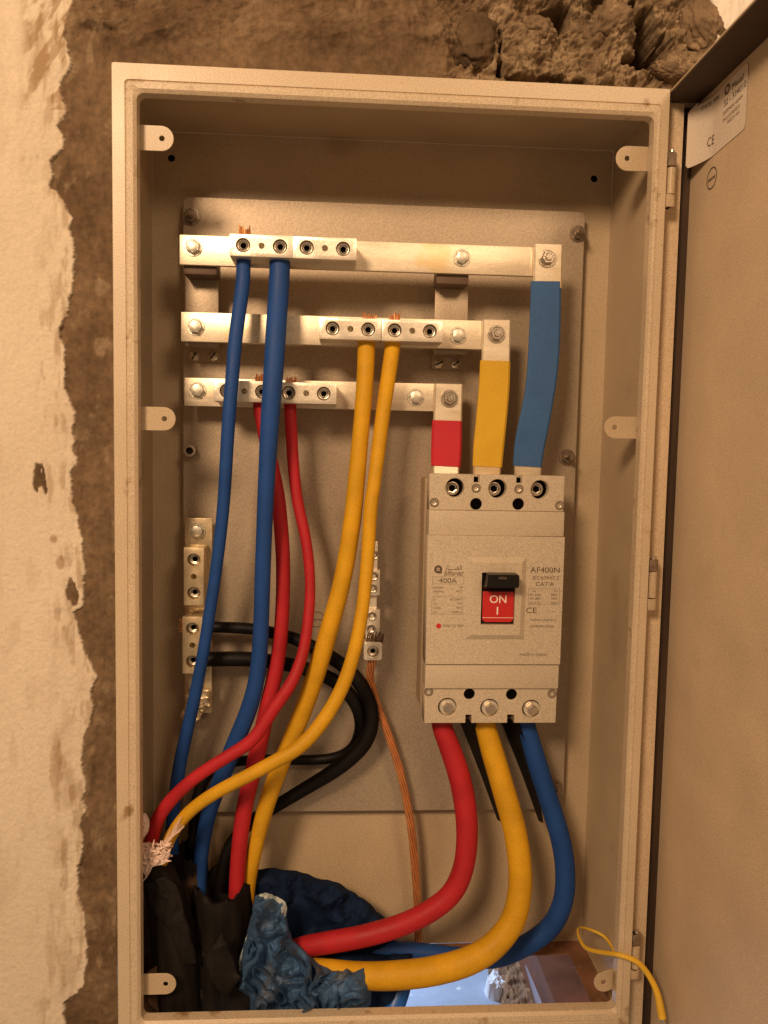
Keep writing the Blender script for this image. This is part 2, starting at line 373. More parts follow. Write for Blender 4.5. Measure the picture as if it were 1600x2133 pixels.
    for cx, cy, rx, ry, am in ((118, 1600, 16, 85, .5), (140, 1640, 20, 60, .35), (128, 1765, 24, 55, .38), (108, 1985, 12, 90, .4), (140, 2010, 26, 70, .35), (118, 1870, 22, 45, .22), (88, 130, 26, 90, .45), (100, 340, 14, 50, .25), (30, 1560, 10, 50, .2), (118, 1330, 10, 30, .25), (95, 1000, 22, 60, .2), (116, 1122, 9, 12, .8), (126, 1172, 9, 16, .7), (150, 1235, 20, 44, .4)):
        dd = np.hypot((px - cx) / rx, (py - cy) / ry) + 1.3 * (fbm(px / 12, py / 45, 4) - .5)
        scuff = scuff + am * sstep(1.0, .45, dd)
    scuff = np.clip(scuff, 0, 1) * (px < 300)
    pale = np.clip(rub * sstep(.30, .55, fbm(px / 45 + 9, py / 45, 5)) * sstep(980, 1060, px + .4 * py) + rub * .25 + tl * .35 * sstep(.5, .7, fbm(px / 30, py / 30, 5)), 0, 1)
    pale = np.maximum(pale, .55 * sstep(.56, .7, fbm(px / 35, py / 60, 4)) * (px < 240))
    keep = None
    if keepf is not None:
        cx = (X[:-1, :-1] + X[1:, 1:]) / 2; cz = (Z[:-1, :-1] + Z[1:, 1:]) / 2; keep = keepf(cx, cz)
    return grid_mesh(X, Yv, Z, keep, dict(plaster=plas * (1 - white), scuff=scuff, pale=pale, white=white))
m_in = -.0002
XD = P(1443, 357, .03).x; ZTOP = PX(1449, 221, XD).z + .003
L_ = wall_patch(axis(-1.1, m_in, -.135, m_in, .0009, .02)[:], axis(-.6, 1.05, -.05, 1.05, .0009, .02))
w = part('wall', L_, WALLM, None, kind='structure'); w['label'] = 'cream plaster ending ragged against bare grey-brown mortar left of the enclosure'
xs = axis(-1.1, 1.7, -.135, .72, .0009, .02)
T_ = wall_patch(xs, axis(1.05, 1.6, 1.05, 1.10, .0009, .02))
def topkeep(cx, cz): return ~((cx < m_in - .0005) & (cz < 1.0505))
U_ = wall_patch(axis(m_in, .72, m_in, .72, .0009, .02), axis(H - .0012, 1.05, H - .0012, 1.05, .0009, .02), lambda cx, cz: ~((cx > W + .001) & (cx < .63) & (cz < ZTOP)))

w2 = part('wall_above', join([T_, U_]) if False else T_, WALLM, w, label='chipped mortar above the enclosure')
w3 = part('wall_above', U_, WALLM, w)
V_ = wall_patch(axis(.72, 1.7, .72, .72, .01, .02), np.append(np.arange(-.6, 1.04, .01), 1.05))
w4 = part('wall_right', V_, WALLM, w)
V2 = wall_patch(np.linspace(.63, .72, 9), np.append(np.arange(-.6, .985, .01), H - .006))
w5 = part('wall_right', V2, WALLM, w)

# loose stones wedged in the broken wall at the top right
def stone(cx, cy, rx, ry, Y, dep, seed, rot=0):
    bm = bmesh.new(); bmesh.ops.create_icosphere(bm, subdivisions=5, radius=1); rs = np.random.RandomState(seed); c = P(cx, cy, Y); k = mpp(Y)
    from mathutils import noise
    off = Vector(rs.rand(3) * 50)
    for v in bm.verts:
        p = v.co.copy(); nn = noise.fractal(p * 1.3 + off, 1, 2, 4); vd = noise.voronoi(p * 1.1 + off)[0]; vd2 = noise.voronoi(p * 4.5 + off)[0]
        f2 = noise.fractal(p * 7 + off, .8, 2, 4)
        s = .95 + .20 * nn + .07 * f2 + .10 * (vd[1] - vd[0] - .3) - .10 * (vd2[0] ** 2 * 2 - .3)
        q = p * s; x = q.x * rx * k; z = q.z * ry * k
        v.co = c + Vector((x * math.cos(rot) - z * math.sin(rot), q.y * dep, x * math.sin(rot) + z * math.cos(rot)))
    return fin(bm, smooth=True, angle=180)
STONE = mat('rubble_stone', (.20, .135, .078), .9, var=.35, vscale=40, bump=1, bscale=260, spec=.2, stain=(.36, .26, .155), stain_amt=.5, stain_scale=60)
STONED = mat('brown_stone', (.11, .070, .038), .9, var=.3, vscale=40, bump=1, bscale=200, spec=.2)
for a, mm in (((985, 92, 58, 62, .022, .022, 1, .1), STONED), ((1266, 58, 52, 44, .018, .03, 2, .5), STONE), ((1462, 62, 40, 66, .012, .022, 5, .55), STONE), ((1118, 74, 44, 30, .024, .022, 3, -.2), STONE),
              ((1215, 6, 34, 22, .035, .03, 8, 0), STONED), ((1395, 150, 40, 16, .008, .012, 9, -.3), STONE)):
    part('stone', stone(*a), mm, w)

# ================================================================== THE ENCLOSURE
enc = thing('electrical_enclosure', 'open beige steel electrical enclosure set into the wall, door swung out to the right', 'enclosure', (W / 2, D, 0))
def rings(specs, n=5):
    bm = bmesh.new(); rr = []
    for l, r, b, t, Y, rad in specs:
        ol = rrect(l, W - r, b, H - t, max(rad, .0004), n); rr.append([bm.verts.new((x, Y, z)) for x, z in ol])
    for a, b in zip(rr, rr[1:]):
        k = len(a)
        for i in range(k): bm.faces.new((a[i], a[(i + 1) % k], b[(i + 1) % k], b[i]))
    return bm
al, bl = .0125, .0105; ar, br = .0082, .0058; at_, bt = .0155, .0105; ab, bb = .0125, .0115
bm = rings([(0, 0, 0, 0, .03, .002), (0, 0, 0, 0, .0012, .002), (.0008, .0008, .0008, .0008, 0, .002), (al, ar, ab, at_, 0, .004), (al + .0006, ar + .0006, ab + .0006, at_ + .0006, .0012, .004),
            (al + .002, ar + .0012, ab + .002, at_ + .002, .0002, .004), (al + bl - .003, ar + br - .002, ab + bb - .003, at_ + bt - .003, .001, .006), (al + bl, ar + br, ab + bb, at_ + bt, .004, .007), (al + bl, ar + br, ab + bb, at_ + bt, .016, .007),
            (al + bl - .0015, ar + br - .0015, ab + bb - .0015, at_ + bt - .0015, .016, .007), (al + bl - .0015, ar + br - .0015, ab + bb - .0015, at_ + bt - .0015, .006, .007), (.002, .002, .002, .002, .006, .002)])
part('front_frame', fin(bm, smooth=True, angle=30), RIM, enc)
bm = rings([(.0, 0, 0, 0, .0305, .002), (0, 0, 0, 0, D + .002, .002)])
bm2 = rings([(.0016, .0016, .0016, .0016, .007, .002), (.0016, .0016, .0016, .0016, D, .002)])
a = fin(bm, smooth=True); b = fin(bm2, smooth=True)
part('housing', join([a, b]), PAINT, enc)
# cut the floor: the housing's bottom is its own part
h = enc.children[-1].data; bmh = bmesh.new(); bmh.from_mesh(h)
dele = [f for f in bmh.faces if abs(f.normal.z) > .9 and f.calc_center_median().z < .01]
bmesh.ops.delete(bmh, geom=dele, context='FACES'); bmh.to_mesh(h); bmh.free()
hp = [P(357, 329, D), P(1238, 372, D)]
part('back_panel', flat_with_holes([rrect(.0017, W - .0017, .0017, H - .0017, .002), circ(hp[0].x, hp[0].z, .0042), circ(hp[1].x, hp[1].z, .0042)], D, D + .002, .0002), PAINT, enc)
part('backing', bxm(.002, W - .002, D + .012, D + .02, .004, H - .004), DARK, enc)
# floor with its gland opening
o0 = PZ(1185, 1987, .002); fr = o0.x; fb = o0.y
fl = flat_with_holes([rrect(.0018, W - .0018, .008, D - .001, .001), rrect(.05, fr, .024, fb, .004)], 0, .0018, .0002)
for v in fl.vertices: x, y, z = v.co; v.co = (x, z, .0005 + y)
part('floor_panel', fl, RUST, enc)
# fixing tabs
def tab(x0, x1, y0, y1, side, Y=.018, tilt=0):
    a = P(x0, (y0 + y1) / 2, Y); b = P(x1, (y0 + y1) / 2, Y); r = (y1 - y0) * mpp(Y) / 2; L = abs(b.x - a.x)
    ol = [(0, -r), (L - r, -r)] + [(L - r + r * math.sin(t), -r * math.cos(t)) for t in np.linspace(.2, PI - .2, 12)] + [(L - r, r), (0, r)]
    me = flat_with_holes([ol, circ(L - r * .95, 0, .0026, 14)], 0, .0016, .0004)
    s = -1 if side else 1
    base = a if not side else b
    for v in me.vertices: v.co = Vector((v.co.x * s, v.co.y, v.co.z))
    if side: me.flip_normals()
    return part('fixing_tab', me, PAINT, enc, loc=base, rot=(0, tilt, 0) if tilt else None)
tab(276, 362, 261, 310, 0); tab(276, 366, 847, 895, 0); tab(276, 367, 2028, 2075, 0)
tab(1283, 1362, 307, 357, 1); tab(1259, 1340, 868, 915, 1); tab(1236, 1290, 2011, 2057, 1, tilt=-.35)

# ---- mounting plate
YP = .142
tl, tr, bl_, br_ = P(381, 404, YP), P(1220, 446, YP), P(382, 1676, YP), P(1172, 1690, YP)
px0 = (tl.x + bl_.x) / 2; px1 = (tr.x + br_.x) / 2; pz1 = (tl.z + tr.z) / 2; pz0 = P(800, 1689, YP).z
plate = part('mounting_plate', flat_with_holes([rrect(px0, px1, pz0, pz1, .007)], YP, YP + .002, .0006), PLATE, enc)
def at(x, y, Y): return P(x, y, Y)
# shared fasteners (front towards -Y)
def hexcyl(r, y0, y1, ch=.0006, rotk=.1):
    return lathe([(0, y0), (r * .86, y0), (r, y0 + ch * 1.6), (r, y1), (0, y1)], 6)
hexb = join([lathe([(0, -.0062), (.0068, -.0062), (.0078, -.0054), (.0078, -.0012)], 6), lathe([(0, -.0063), (.0060, -.0063), (.0066, -.0060)], 24), lathe([(.0060, -.0012), (.0094, -.0012), (.0096, -.0009), (.0096, 0)], 28)])
nutm = join([lathe([(.0045, -.0068), (.0068, -.0068), (.0078, -.0058), (.0078, -.0016)], 6), lathe([(0, -.0085), (.0034, -.0085), (.004, -.0078), (.004, -.003)], 20), lathe([(.005, -.0016), (.0098, -.0016), (.01, -.001), (.01, 0)], 28)])
hexb.materials.append(BOLT); nutm.materials.append(SCREW)
def socket_screw(r, rh, mb=None):
    m1 = lathe([(r * .98, .004), (r * .98, .0004), (r * .88, 0), (r * .74, .0002), (rh * 1.3, .0006)], 28)
    m2 = lathe([(rh * 1.3, .0006), (rh, .0010), (rh, .0016)], 6)
    m3 = lathe([(rh, .0016), (rh, .0045), (0, .0045)], 6)
    for p in m3.polygons: p.material_index = 1
    m = join([m1, m2, m3]); m.materials.append(mb or SCREW); m.materials.append(DARK); return m
setm = socket_screw(.0065, .0034)
setd = lathe([(0, 0), (.0034, 0)], 6); setd.materials.append(DARK)
def put(name, me, loc, parent, ry=0): return part(name, me, None, parent, loc=loc, rot=(0, ry, 0) if ry else None)
studm = join([nutm, lathe([(0, -.019), (.0028, -.019), (.0034, -.018), (.0034, -.007)], 16)]); studm.materials.append(STEEL)
for x, y, lab in ((399, 452, None), (1203, 487, None), (1181, 953, None), (1155, 1640, None)):
    s = put('stud_with_nut', studm, P(x, y, YP), plate, random.random())
ringm = join([lathe([(.0042, -.012), (.0062, -.012), (.0068, -.0112), (.0068, 0)], 24), lathe([(.0042, -.012), (.004, -.002), (0, -.002)], 20)]); ringm.materials.append(BROWN)
rg = put('spacer_bush', ringm, P(399, 939, YP), plate)
put('bush_rim', (lambda m: (m.materials.append(SCREW), m)[1])(lathe([(.0043, -.0125), (.0068, -.0125), (.0072, -.0118), (.0072, -.010)], 24)), P(399, 939, YP), plate)
def round_sticker(c, u, v, r, parent):
    w_ = Vector(u).cross(Vector(v)); u = Vector(u); v = Vector(v)
    bm = bmesh.new(); n = 40; R1, R0 = r, r * .9
    a_ = [bm.verts.new(c + u * R1 * math.cos(2 * PI * k / n) + v * R1 * math.sin(2 * PI * k / n) + w_ * .0003) for k in range(n)]
    b_ = [bm.verts.new(c + u * R0 * math.cos(2 * PI * k / n) + v * R0 * math.sin(2 * PI * k / n) + w_ * .0003) for k in range(n)]
    for k in range(n): bm.faces.new((a_[k], a_[(k + 1) % n], b_[(k + 1) % n], b_[k]))
    part('round_stamp', fin(bm), INK, parent)
    text('passed', r * .52, c + w_ * .0003, INK, parent, u=u, v=v, name='stamp_lettering')
round_sticker(P(660, 1290, YP), (1, 0, 0), (0, 0, 1), 17 * mpp(YP), plate)

# ---- door: opened square to the wall, hinged on the right
gx = P(1443, 357, .03)
XD = gx.x; ZT = PX(1449, 221, XD).z; DW = .46
door = part('door', bxm(XD, XD + .0015, -DW, .045, -.03, ZT, 0), DOORP, enc)
part('top_flange', bxm(W + .0008, XD, -DW, .0440, ZT + .0005, ZT + .002, 0), DOORP, door)
g_ = P(1420, 357, .022)
part('hinge_side_flange', bxm(W + .0008, g_.x, .022, .0435, -.03, ZT - .0015, .0008), DOORP, door)
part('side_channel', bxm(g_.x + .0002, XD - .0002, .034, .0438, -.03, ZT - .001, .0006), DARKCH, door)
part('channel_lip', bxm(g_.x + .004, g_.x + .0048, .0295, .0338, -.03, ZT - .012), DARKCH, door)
part('top_gasket_and_shade', bxm(W + .002, XD - .0003, -DW, .021, ZT - .0012, ZT - .0002, 0), DARKCH, door)  # dark gasket sheet, widened to paint in the shade under the top flange
# hinges
def hinge(x0, x1, y0, y1, ymid0, ymid1, Y=.004):
    c = P((x0 + x1) / 2, y0, Y); d = P((x0 + x1) / 2, y1, Y); r = .0048; ax = W + .0062; zs = [c.z, P(x0, ymid0, Y).z, P(x0, ymid1, Y).z, d.z]
    hg = part('hinge', (lambda m: m)(lathe([(0, 0), (r, 0)], 20)), PAINT, enc, loc=(0, 0, 0))
    def vc(r, za, zb): 
        m = lathe([(0, -zb), (r - .0005, -zb), (r, -zb + .0005), (r, -za - .0005), (r - .0005, -za), (0, -za)], 22)
        for v in m.vertices: x, y, z = v.co; v.co = (ax + x, Y + .001 + z, -y)
        return m
    hg.data = bxm(W + .0004, ax, Y + .002, Y + .006, zs[3], zs[0], .0004); hg.data.materials.append(PAINT)
    part('knuckle', join([vc(r, zs[1] + .0004, zs[0]), bxm(W + .0004, ax, Y - .0038, Y + .005, zs[1] + .0004, zs[0], .0003)]), STEEL, hg)
    part('knuckle', vc(r * .92, zs[2] + .0004, zs[1] - .0004), PAINT, hg)
    part('knuckle', join([vc(r, zs[3], zs[2] - .0004), bxm(W + .0004, ax, Y - .0038, Y + .005, zs[3], zs[2] - .0004, .0003)]), PAINT, hg)
    part('pin', vc(.0028, zs[0] - .002, zs[0] + .0035), SCREW, hg)
hinge(1393, 1412, 319, 433, 348, 406); hinge(1352, 1372, 1165, 1270, 1190, 1246); hinge(1318, 1336, 1945, 2035, 1968, 2018)

# sticker on the door (its left edge lifts over the channel)
stk_l = PX(1560, 150, XD)
def spt(x, y): 
    return PX(x, y, XD)
def sticker():
    # corners measured on the door plane: hinge-side edge lifted
    yA = .0215; z1 = PX(1560, 150, XD); z0 = PX(1562, 262, XD)
    yB = z1.y; top = z1.z; bot = z0.z
    return yA, yB, top, bot
yA, yB, topz, botz = sticker()
topz = (PX(1549, 139, XD).z); botz = PX(1560, 262, XD).z
c1 = P(1427, 230, .020); c0 = P(1432, 353, .020)
SU = Vector((0, -1, 0))
def spos(t, q, off=0.):
    """point of the sticker: t runs away from the hinge, q from the top edge down"""
    lift = .0115 * max(0, 1 - t / .36) ** 1.5
    Yk = .020 + (yB - .020) * t
    za = c1.z + (topz - c1.z) * t; zb = c0.z + (botz - c0.z) * t
    return Vector((XD - .0007 - lift - off, Yk, za + (zb - za) * q))
bm = bmesh.new(); rows = []
N1, N2 = 40, 24
for a_ in range(N1 + 1):
    t = a_ / N1; cr = 0.
    for tt in (t, 1 - t):
        if tt < .045: cr = max(cr, (1 - math.sqrt(max(0, 1 - ((.045 - tt) / .045) ** 2))) * .06)
    rows.append([bm.verts.new(spos(t, cr + (1 - 2 * cr) * b_ / N2)) for b_ in range(N2 + 1)])
for a_ in range(N1):
    for b_ in range(N2): bm.faces.new((rows[a_][b_], rows[a_ + 1][b_], rows[a_ + 1][b_ + 1], rows[a_][b_ + 1]))
stk = part('sticker', fin(bm, smooth=True, angle=180), PAPER, door)
Ls = abs(yB - .020); Hs = abs(c1.z - c0.z)
def st(body, t0, t1, q, size, m=INK):
    c = bpy.data.curves.new('t', 'FONT'); c.body = body; c.size = size; c.align_y = 'CENTER'; c.resolution_u = 2
    o = bpy.data.objects.new('t', c); col.objects.link(o); me = bpy.data.meshes.new_from_object(o.evaluated_get(bpy.context.evaluated_depsgraph_get())); bpy.data.objects.remove(o)
    xm = max(v.co.x for v in me.vertices)
    for v in me.vertices: v.co = spos(t0 + (t1 - t0) * v.co.x / xm, q - v.co.y / Hs, .00025)
    me.materials.clear(); part('sticker_lettering', me, m, door)
st('Metal', .70, .92, .16, .0085); st('32 - 334010', .55, .98, .31, .0085); st('500X900X160MM', .54, .92, .46, .0048, INKL); st('ENCLOSURE BOX', .55, .88, .57, .0048, INKL); st('MADE IN KSA', .64, .88, .66, .0044, INKL)
st('DATE  0000', .16, .44, .09, .0055, INKL); st('CE', .26, .38, .74, .013)
bm = bmesh.new(); n = 30; ra = [bm.verts.new(spos(.61 + .055 * math.cos(2 * PI * k / n), .11 + .085 * math.sin(2 * PI * k / n), .00025)) for k in range(n)]; rb = [bm.verts.new(spos(.61 + .026 * math.cos(2 * PI * k / n), .11 + .04 * math.sin(2 * PI * k / n), .00025)) for k in range(n)]
for k in range(n): bm.faces.new((ra[k], ra[(k + 1) % n], rb[(k + 1) % n], rb[k]))
part('sticker_logo', fin(bm), INKL, door)
round_sticker(PX(1483, 371, XD - .0002), SU, Vector((0, 0, 1)), .0105, door)

# ================================================================== BUSBARS
YB = dict(top=.078, mid=.090, bot=.104)
block_len, block_h, block_d = .066, .0228, .036
def block_mesh(d=block_d, wires=True):
    b = bxm(-block_len / 2, block_len / 2, -d, 0, -block_h / 2, block_h / 2, .0009)
    cut = [lathe([(0, -d - .002), (.0075, -d - .002), (.0075, -d + .016), (0, -d + .016)], 28) for _ in range(2)]
    for c, x in zip(cut, (-.019, .019)):
        for v in c.vertices: v.co.x += x
    cut.append(lathe([(0, -d - .002), (.0033, -d - .002), (.0033, -d + .02), (0, -d + .02)], 16))
    if wires:
        for x in (-.019, .019):
            c = lathe([(0, -.02), (.0088, -.02), (.0088, .02), (0, .02)], 24)
            for v in c.vertices: xx, y, z = v.co; v.co = (xx + x, z - d * .5, y)
            cut.append(c)
    return boolean(b, cut)
BLK = block_mesh(); BLK.materials.clear(); BLK.materials.append(ALU)
BLKV = BLK.copy(); BLKV.materials.clear(); BLKV.materials.append(DULL)
for v in BLKV.vertices: x, y, z = v.co; v.co = (-z, y, x)
def busbar(y_, x0, x1, yt0, yb0, yt1, yb1, label, cat='busbar'):
    a = P(x0, yt0, y_); b = P(x0, yb0, y_); c = P(x1, yt1, y_); d = P(x1, yb1, y_)
    z1 = (a.z + c.z) / 2; z0 = (b.z + d.z) / 2; X0 = (a.x + b.x) / 2; X1 = (c.x + d.x) / 2
    t = thing('busbar', label, cat, ((X0 + X1) / 2, y_ + .006, (z0 + z1) / 2), 'tinned copper busbars at the top of the plate')
    part('bar', bxm(X0, X1, y_, y_ + .006, z0, z1, .0007), TIN, t)
    return t, z0, z1
def term(t, cx, y_, zc, dark=(0, 1), y_face=None):
    b = part('terminal_block', BLK, None, t, loc=(cx, y_ - .0002, zc))
    for x in (-.019, .019):
        s = put('set_screw', setm, Vector((cx + x, y_ - block_d + .0012 + random.random() * .0015, zc)), b, random.random() * 2)
    return b
def term_px(t, pxc, pyc, y_):
    p = P(pxc, pyc, y_ - block_d); return term(t, p.x, y_, p.z)
def bolt_px(name, me, x, y, Y, t): return put(name, me, P(x, y, Y), t, random.random())
tb, z0, z1 = busbar(YB['top'], 374, 1170, 487, 549, 518, 579, 'topmost of the three tinned horizontal busbars, blue cables clamped to it')
bolt_px('bolt', hexb, 403, 515, YB['top'] - .0001, tb); bolt_px('bolt', hexb, 962, 537, YB['top'] - .0001, tb)
term_px(tb, 545, 512, YB['top']); term_px(tb, 677, 517, YB['top'])
mb, _, _ = busbar(YB['mid'], 377, 1058, 649, 709, 670, 731, 'middle of the three tinned busbars, both yellow cables clamped to its right half')
bolt_px('bolt', hexb, 408, 681, YB['mid'] - .0001, mb); bolt_px('bolt', hexb, 954, 699, YB['mid'] - .0001, mb)
term_px(mb, 730, 685, YB['mid']); term_px(mb, 859, 689, YB['mid'])
lb, _, _ = busbar(YB['bot'], 384, 958, 787, 845, 800, 858, 'lowest and shortest of the three tinned busbars, red cables clamped to it')
bolt_px('bolt', hexb, 412, 813, YB['bot'] - .0001, lb); bolt_px('bolt', hexb, 866, 827, YB['bot'] - .0001, lb)
term_px(lb, 509, 815, YB['bot']); term_px(lb, 638, 819, YB['bot'])

# busbar supports
def support(x0, x1, y0, ymid, fx0, fx1, fy0, fy1, sx, label):
    Yr = .112
    a = P(x0, y0, Yr); b = P(x1, ymid, Yr)
    t = thing('busbar_support', label, 'bracket', (a.x, YP, b.z), 'stepped brackets carrying the busbars')
    part('riser', bxm(a.x, b.x, Yr, Yr + .002, b.z - .04, a.z + .012, .0005), PLATE, t)
    f0 = P(fx0, fy0, YP - .003); f1 = P(fx1, fy1, YP - .003)
    part('web', bxm(a.x + .0005, b.x - .0005, Yr + .0021, YP - .0032, b.z - .04, b.z - .038), PLATE, t)
    ft = part('foot', bxm(f0.x, f1.x, YP - .003, YP - .0002, f1.z, f0.z + .01, .0004), PLATE, t)
    for x in sx:
        p = P(x, (fy0 + fy1) / 2, YP - .003)
        m = lathe([(0, -.0022), (.0035, -.0022), (.0058, -.001), (.0060, 0)], 20); part('screw', m, SCREW, ft, loc=p)
        part('screw_slot', bxm(-.0008, .0008, -.0026, -.0018, -.0045, .0045), DARK, ft, loc=p, rot=(0, .5 + random.random(), 0))
    for yy, Yb in ((y0 - 24, YB['top'] + .0062), (ymid + 50, YB['mid'] + .0062)):
        c = P((x0 + x1) / 2, yy, Yb + .01)
        part('insulator', bxm(c.x - .018, c.x + .018, Yb, Yr - .0002 if Yr - Yb > .003 else Yb + .01, c.z - (.0105 if Yb < .09 else .007), c.z + .013, .002), BROWN, t)
support(386, 455, 580, 648, 391, 460, 728, 755, (405, 444), 'left stepped bracket between the top and middle busbars')
support(907, 974, 600, 665, 899, 963, 744, 771, (914, 950), 'right stepped bracket between the top and middle busbars')

# ================================================================== BREAKER
YF = .056
def bx_(x, y, Y=YF): p = P(x, y, Y); return (p.x, p.z)
YT = YF + .006
br0 = P(896, 988, YT); br1 = P(1178, 988, YT); BX0 = P(894, 1065, YT).x; BX1 = P(1179, 1100, YT).x
BX0 = (P(897, 990, YT).x + P(883, 1480, YT).x) / 2; BX1 = (P(1176, 995, YT).x + P(1159, 1480, YT).x) / 2
BZ1 = P(1035, 989, YT).z; BZ0 = P(1020, 1506, YT).z
bk = thing('circuit_breaker', 'large grey moulded case circuit breaker with red ON switch plate on the right', 'circuit breaker', ((BX0 + BX1) / 2, YP, BZ0))
part('base', bxm(BX0 - .0012, BX1 + .0012, .100, YP - .0005, BZ0 + .006, BZ1 - .006, .0015), GREYP2, bk)
part('rear_case', bxm(BX0 + .002, BX1 - .002, YT + .022, .0995, BZ0 + .004, BZ1 - .004, .001), GREYP2, bk)
part('cavity_shade_block', bxm(BX0 + .004, BX1 - .004, YT + .0125, YT + .0215, zb_ := BZ0 + .003, BZ1 - .003), DARK, bk)  # black block inside the case, puts shade into the holes and slots
def hole(x, y, rpx, Y=YT, n=26): p = P(x, y, Y); return circ(p.x, p.z, rpx * mpp(Y), n)
za = P(1035, 1064, YT).z; zb = P(1025, 1433, YT).z
# outline of top section with two slots
sl = [(P(987, 1000, YT).x, P(1000, 1000, YT).x), (P(1076, 1000, YT).x, P(1090, 1000, YT).x)]; szt = P(1000, 1005, YT).z
otl = [(BX0, za), (BX1, za), (BX1, BZ1)]
for a_, b_ in reversed(sl): otl += [(b_, BZ1), (b_, szt), (a_, szt), (a_, BZ1)]
otl += [(BX0, BZ1)]
tc_ = flat_with_holes([otl, hole(948, 1016, 20), hole(1037, 1018, 20), hole(1125, 1020, 20), hole(992, 1050, 12.5), hole(1080, 1050, 12.5)], YT, YT + .024, .0006)
part('top_terminal_cover', tc_, GREYP, bk)
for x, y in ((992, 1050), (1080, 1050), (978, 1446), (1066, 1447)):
    q_ = P(x, y, YT); part('hole_shade_disc', lathe([(0, .0025), (.0068, .0025), (.0068, .004), (0, .004)], 22), DARK, bk, loc=(q_.x, YT, q_.z))  # black disc set into each small hole as painted shade
sb = [(P(970, 1495, YT).x, P(982, 1495, YT).x), (P(1057, 1495, YT).x, P(1071, 1495, YT).x)]; szb = P(1000, 1489, YT).z
otl = [(BX1, BZ0), (BX1, zb), (BX0, zb), (BX0, BZ0)]
for a_, b_ in sb: otl += [(a_, BZ0), (a_, szb), (b_, szb), (b_, BZ0)]
part('bottom_terminal_cover', flat_with_holes([otl, hole(932, 1473, 20), hole(1020, 1475, 20), hole(1107, 1477, 20), hole(978, 1446, 12), hole(1066, 1447, 12)], YT, YT + .024, .0006), GREYP, bk)
z2 = P(1035, 1117, YF).z; z3 = P(1025, 1384, YF).z
part('upper_cover', bxm(BX0 - .0004, BX1 + .0004, YF + .003, YT + .024, z2 + .0002, za - .0002, .0007), GREYP, bk)
part('lower_cover', bxm(BX0 - .0004, BX1 + .0004, YF + .003, YT + .024, zb + .0002, z3 - .0002, .0007), GREYP, bk)
wx0 = P(1003, 1191, YF).x; wx1 = P(1073, 1191, YF).x; wz1 = P(1035, 1192, YF).z; wz0 = P(1035, 1300, YF).z
cover = part('centre_cover', flat_with_holes([[(BX0 - .001, z3), (BX1 + .001, z3), (BX1 + .001, z2), (BX0 - .001, z2)], [(wx0, wz0), (wx1, wz0), (wx1, wz1), (wx0, wz1)]], YF, YT + .024, .0005), GREYP, bk)
# bezel (raised frustum frame)
o_ = [P(973, 1160, YF), P(1096, 1332, YF)]; ox0, oz1, ox1, oz0 = o_[0].x, o_[0].z, o_[1].x, o_[1].z; ox1 = P(1094, 1250, YF).x
bm = bmesh.new(); e = .0055; yb = YF - .0035
rrs = [[(ox0, YF - .0001, oz0), (ox1, YF - .0001, oz0), (ox1, YF - .0001, oz1), (ox0, YF - .0001, oz1)], [(ox0 + e, yb, oz0 + e), (ox1 - e, yb, oz0 + e), (ox1 - e, yb, oz1 - e), (ox0 + e, yb, oz1 - e)],
       [(wx0, yb, wz0), (wx1, yb, wz0), (wx1, yb, wz1), (wx0, yb, wz1)], [(wx0, YF + .012, wz0), (wx1, YF + .012, wz0), (wx1, YF + .012, wz1), (wx0, YF + .012, wz1)]]
vs = [[bm.verts.new(p) for p in r] for r in rrs]
for a_, b_ in zip(vs, vs[1:]):
    for k in range(4): bm.faces.new((a_[k], a_[(k + 1) % 4], b_[(k + 1) % 4], b_[k]))
part('bezel', fin(bm), GREYP, bk)
sw = part('switch', bxm(wx0 + .0003, wx1 - .0003, YF + .001, YF + .01, wz0 + .0003, wz1 - .0003), HANDLE, bk)
r0 = P(1006, 1232, YF); r1 = P(1069, 1296, YF)
rp = flat_with_holes([[(r0.x, r0.z), (r0.x, r1.z + .003), (r0.x + .003, r1.z), (r1.x - .003, r1.z), (r1.x, r1.z + .003), (r1.x, r0.z)]], YF - .0004, YF + .001, .0003)
part('on_plate', rp, REDPL, sw)
# toggle handle standing forward
hz1, hz0 = wz1 + .0036, P(1035, 1226, YF).z + .0012
bm = bmesh.new(); prof = [(YF + .002, hz0 - .004), (YF - .010, hz0 + .003), (YF - .022, hz0 + .0035), (YF - .024, hz0 + .006), (YF - .024, hz1 - .005), (YF - .022, hz1 - .003), (YF - .004, hz1 - .003), (YF + .002, wz1 - .001)]
L0 = [bm.verts.new((wx0 + .001 + .0004 * k, y, z)) for k, (y, z) in enumerate(prof)]; R0 = [bm.verts.new((wx1 - .0006, y, z)) for k, (y, z) in enumerate(prof)]
for k in range(len(prof)): kk = (k + 1) % len(prof); bm.faces.new((L0[k], L0[kk], R0[kk], R0[k]))
bm.faces.new(L0); bm.faces.new(R0); bmesh.ops.bevel(bm, geom=bm.edges[:], offset=.0005, segments=2, affect='EDGES')
part('handle', fin(bm, smooth=True, angle=40), HANDLE, sw)
for k in range(9):
    xk = wx0 + .005 + k * (wx1 - wx0 - .008) / 8
    part('grip_rib', bxm(xk - .0008, xk + .0008, YF - .0235, YF - .014, hz1 - .0042, hz1 - .0028, .0003), HANDLE, sw)
text('400A', .0042, (( wx0 + wx1) / 2, YF - .0242, (hz0 + hz1) / 2 + .004), INKL, sw)
text('ON', .0125, P(1038, 1249, YF - .0005), WHITEI, sw, bold=.0001)
part('printed_stroke', bxm(P(1036, 1272, YF).x - .0008, P(1036, 1272, YF).x + .0008, YF - .0006, YF - .0004, P(1036, 1280, YF).z, P(1036, 1264, YF).z), WHITEI, sw)
part('printed_line', bxm(r0.x + .0002, r1.x - .0002, YF - .0006, YF - .0004, P(1036, 1287, YF).z, P(1036, 1286, YF).z), WHITEI, sw)
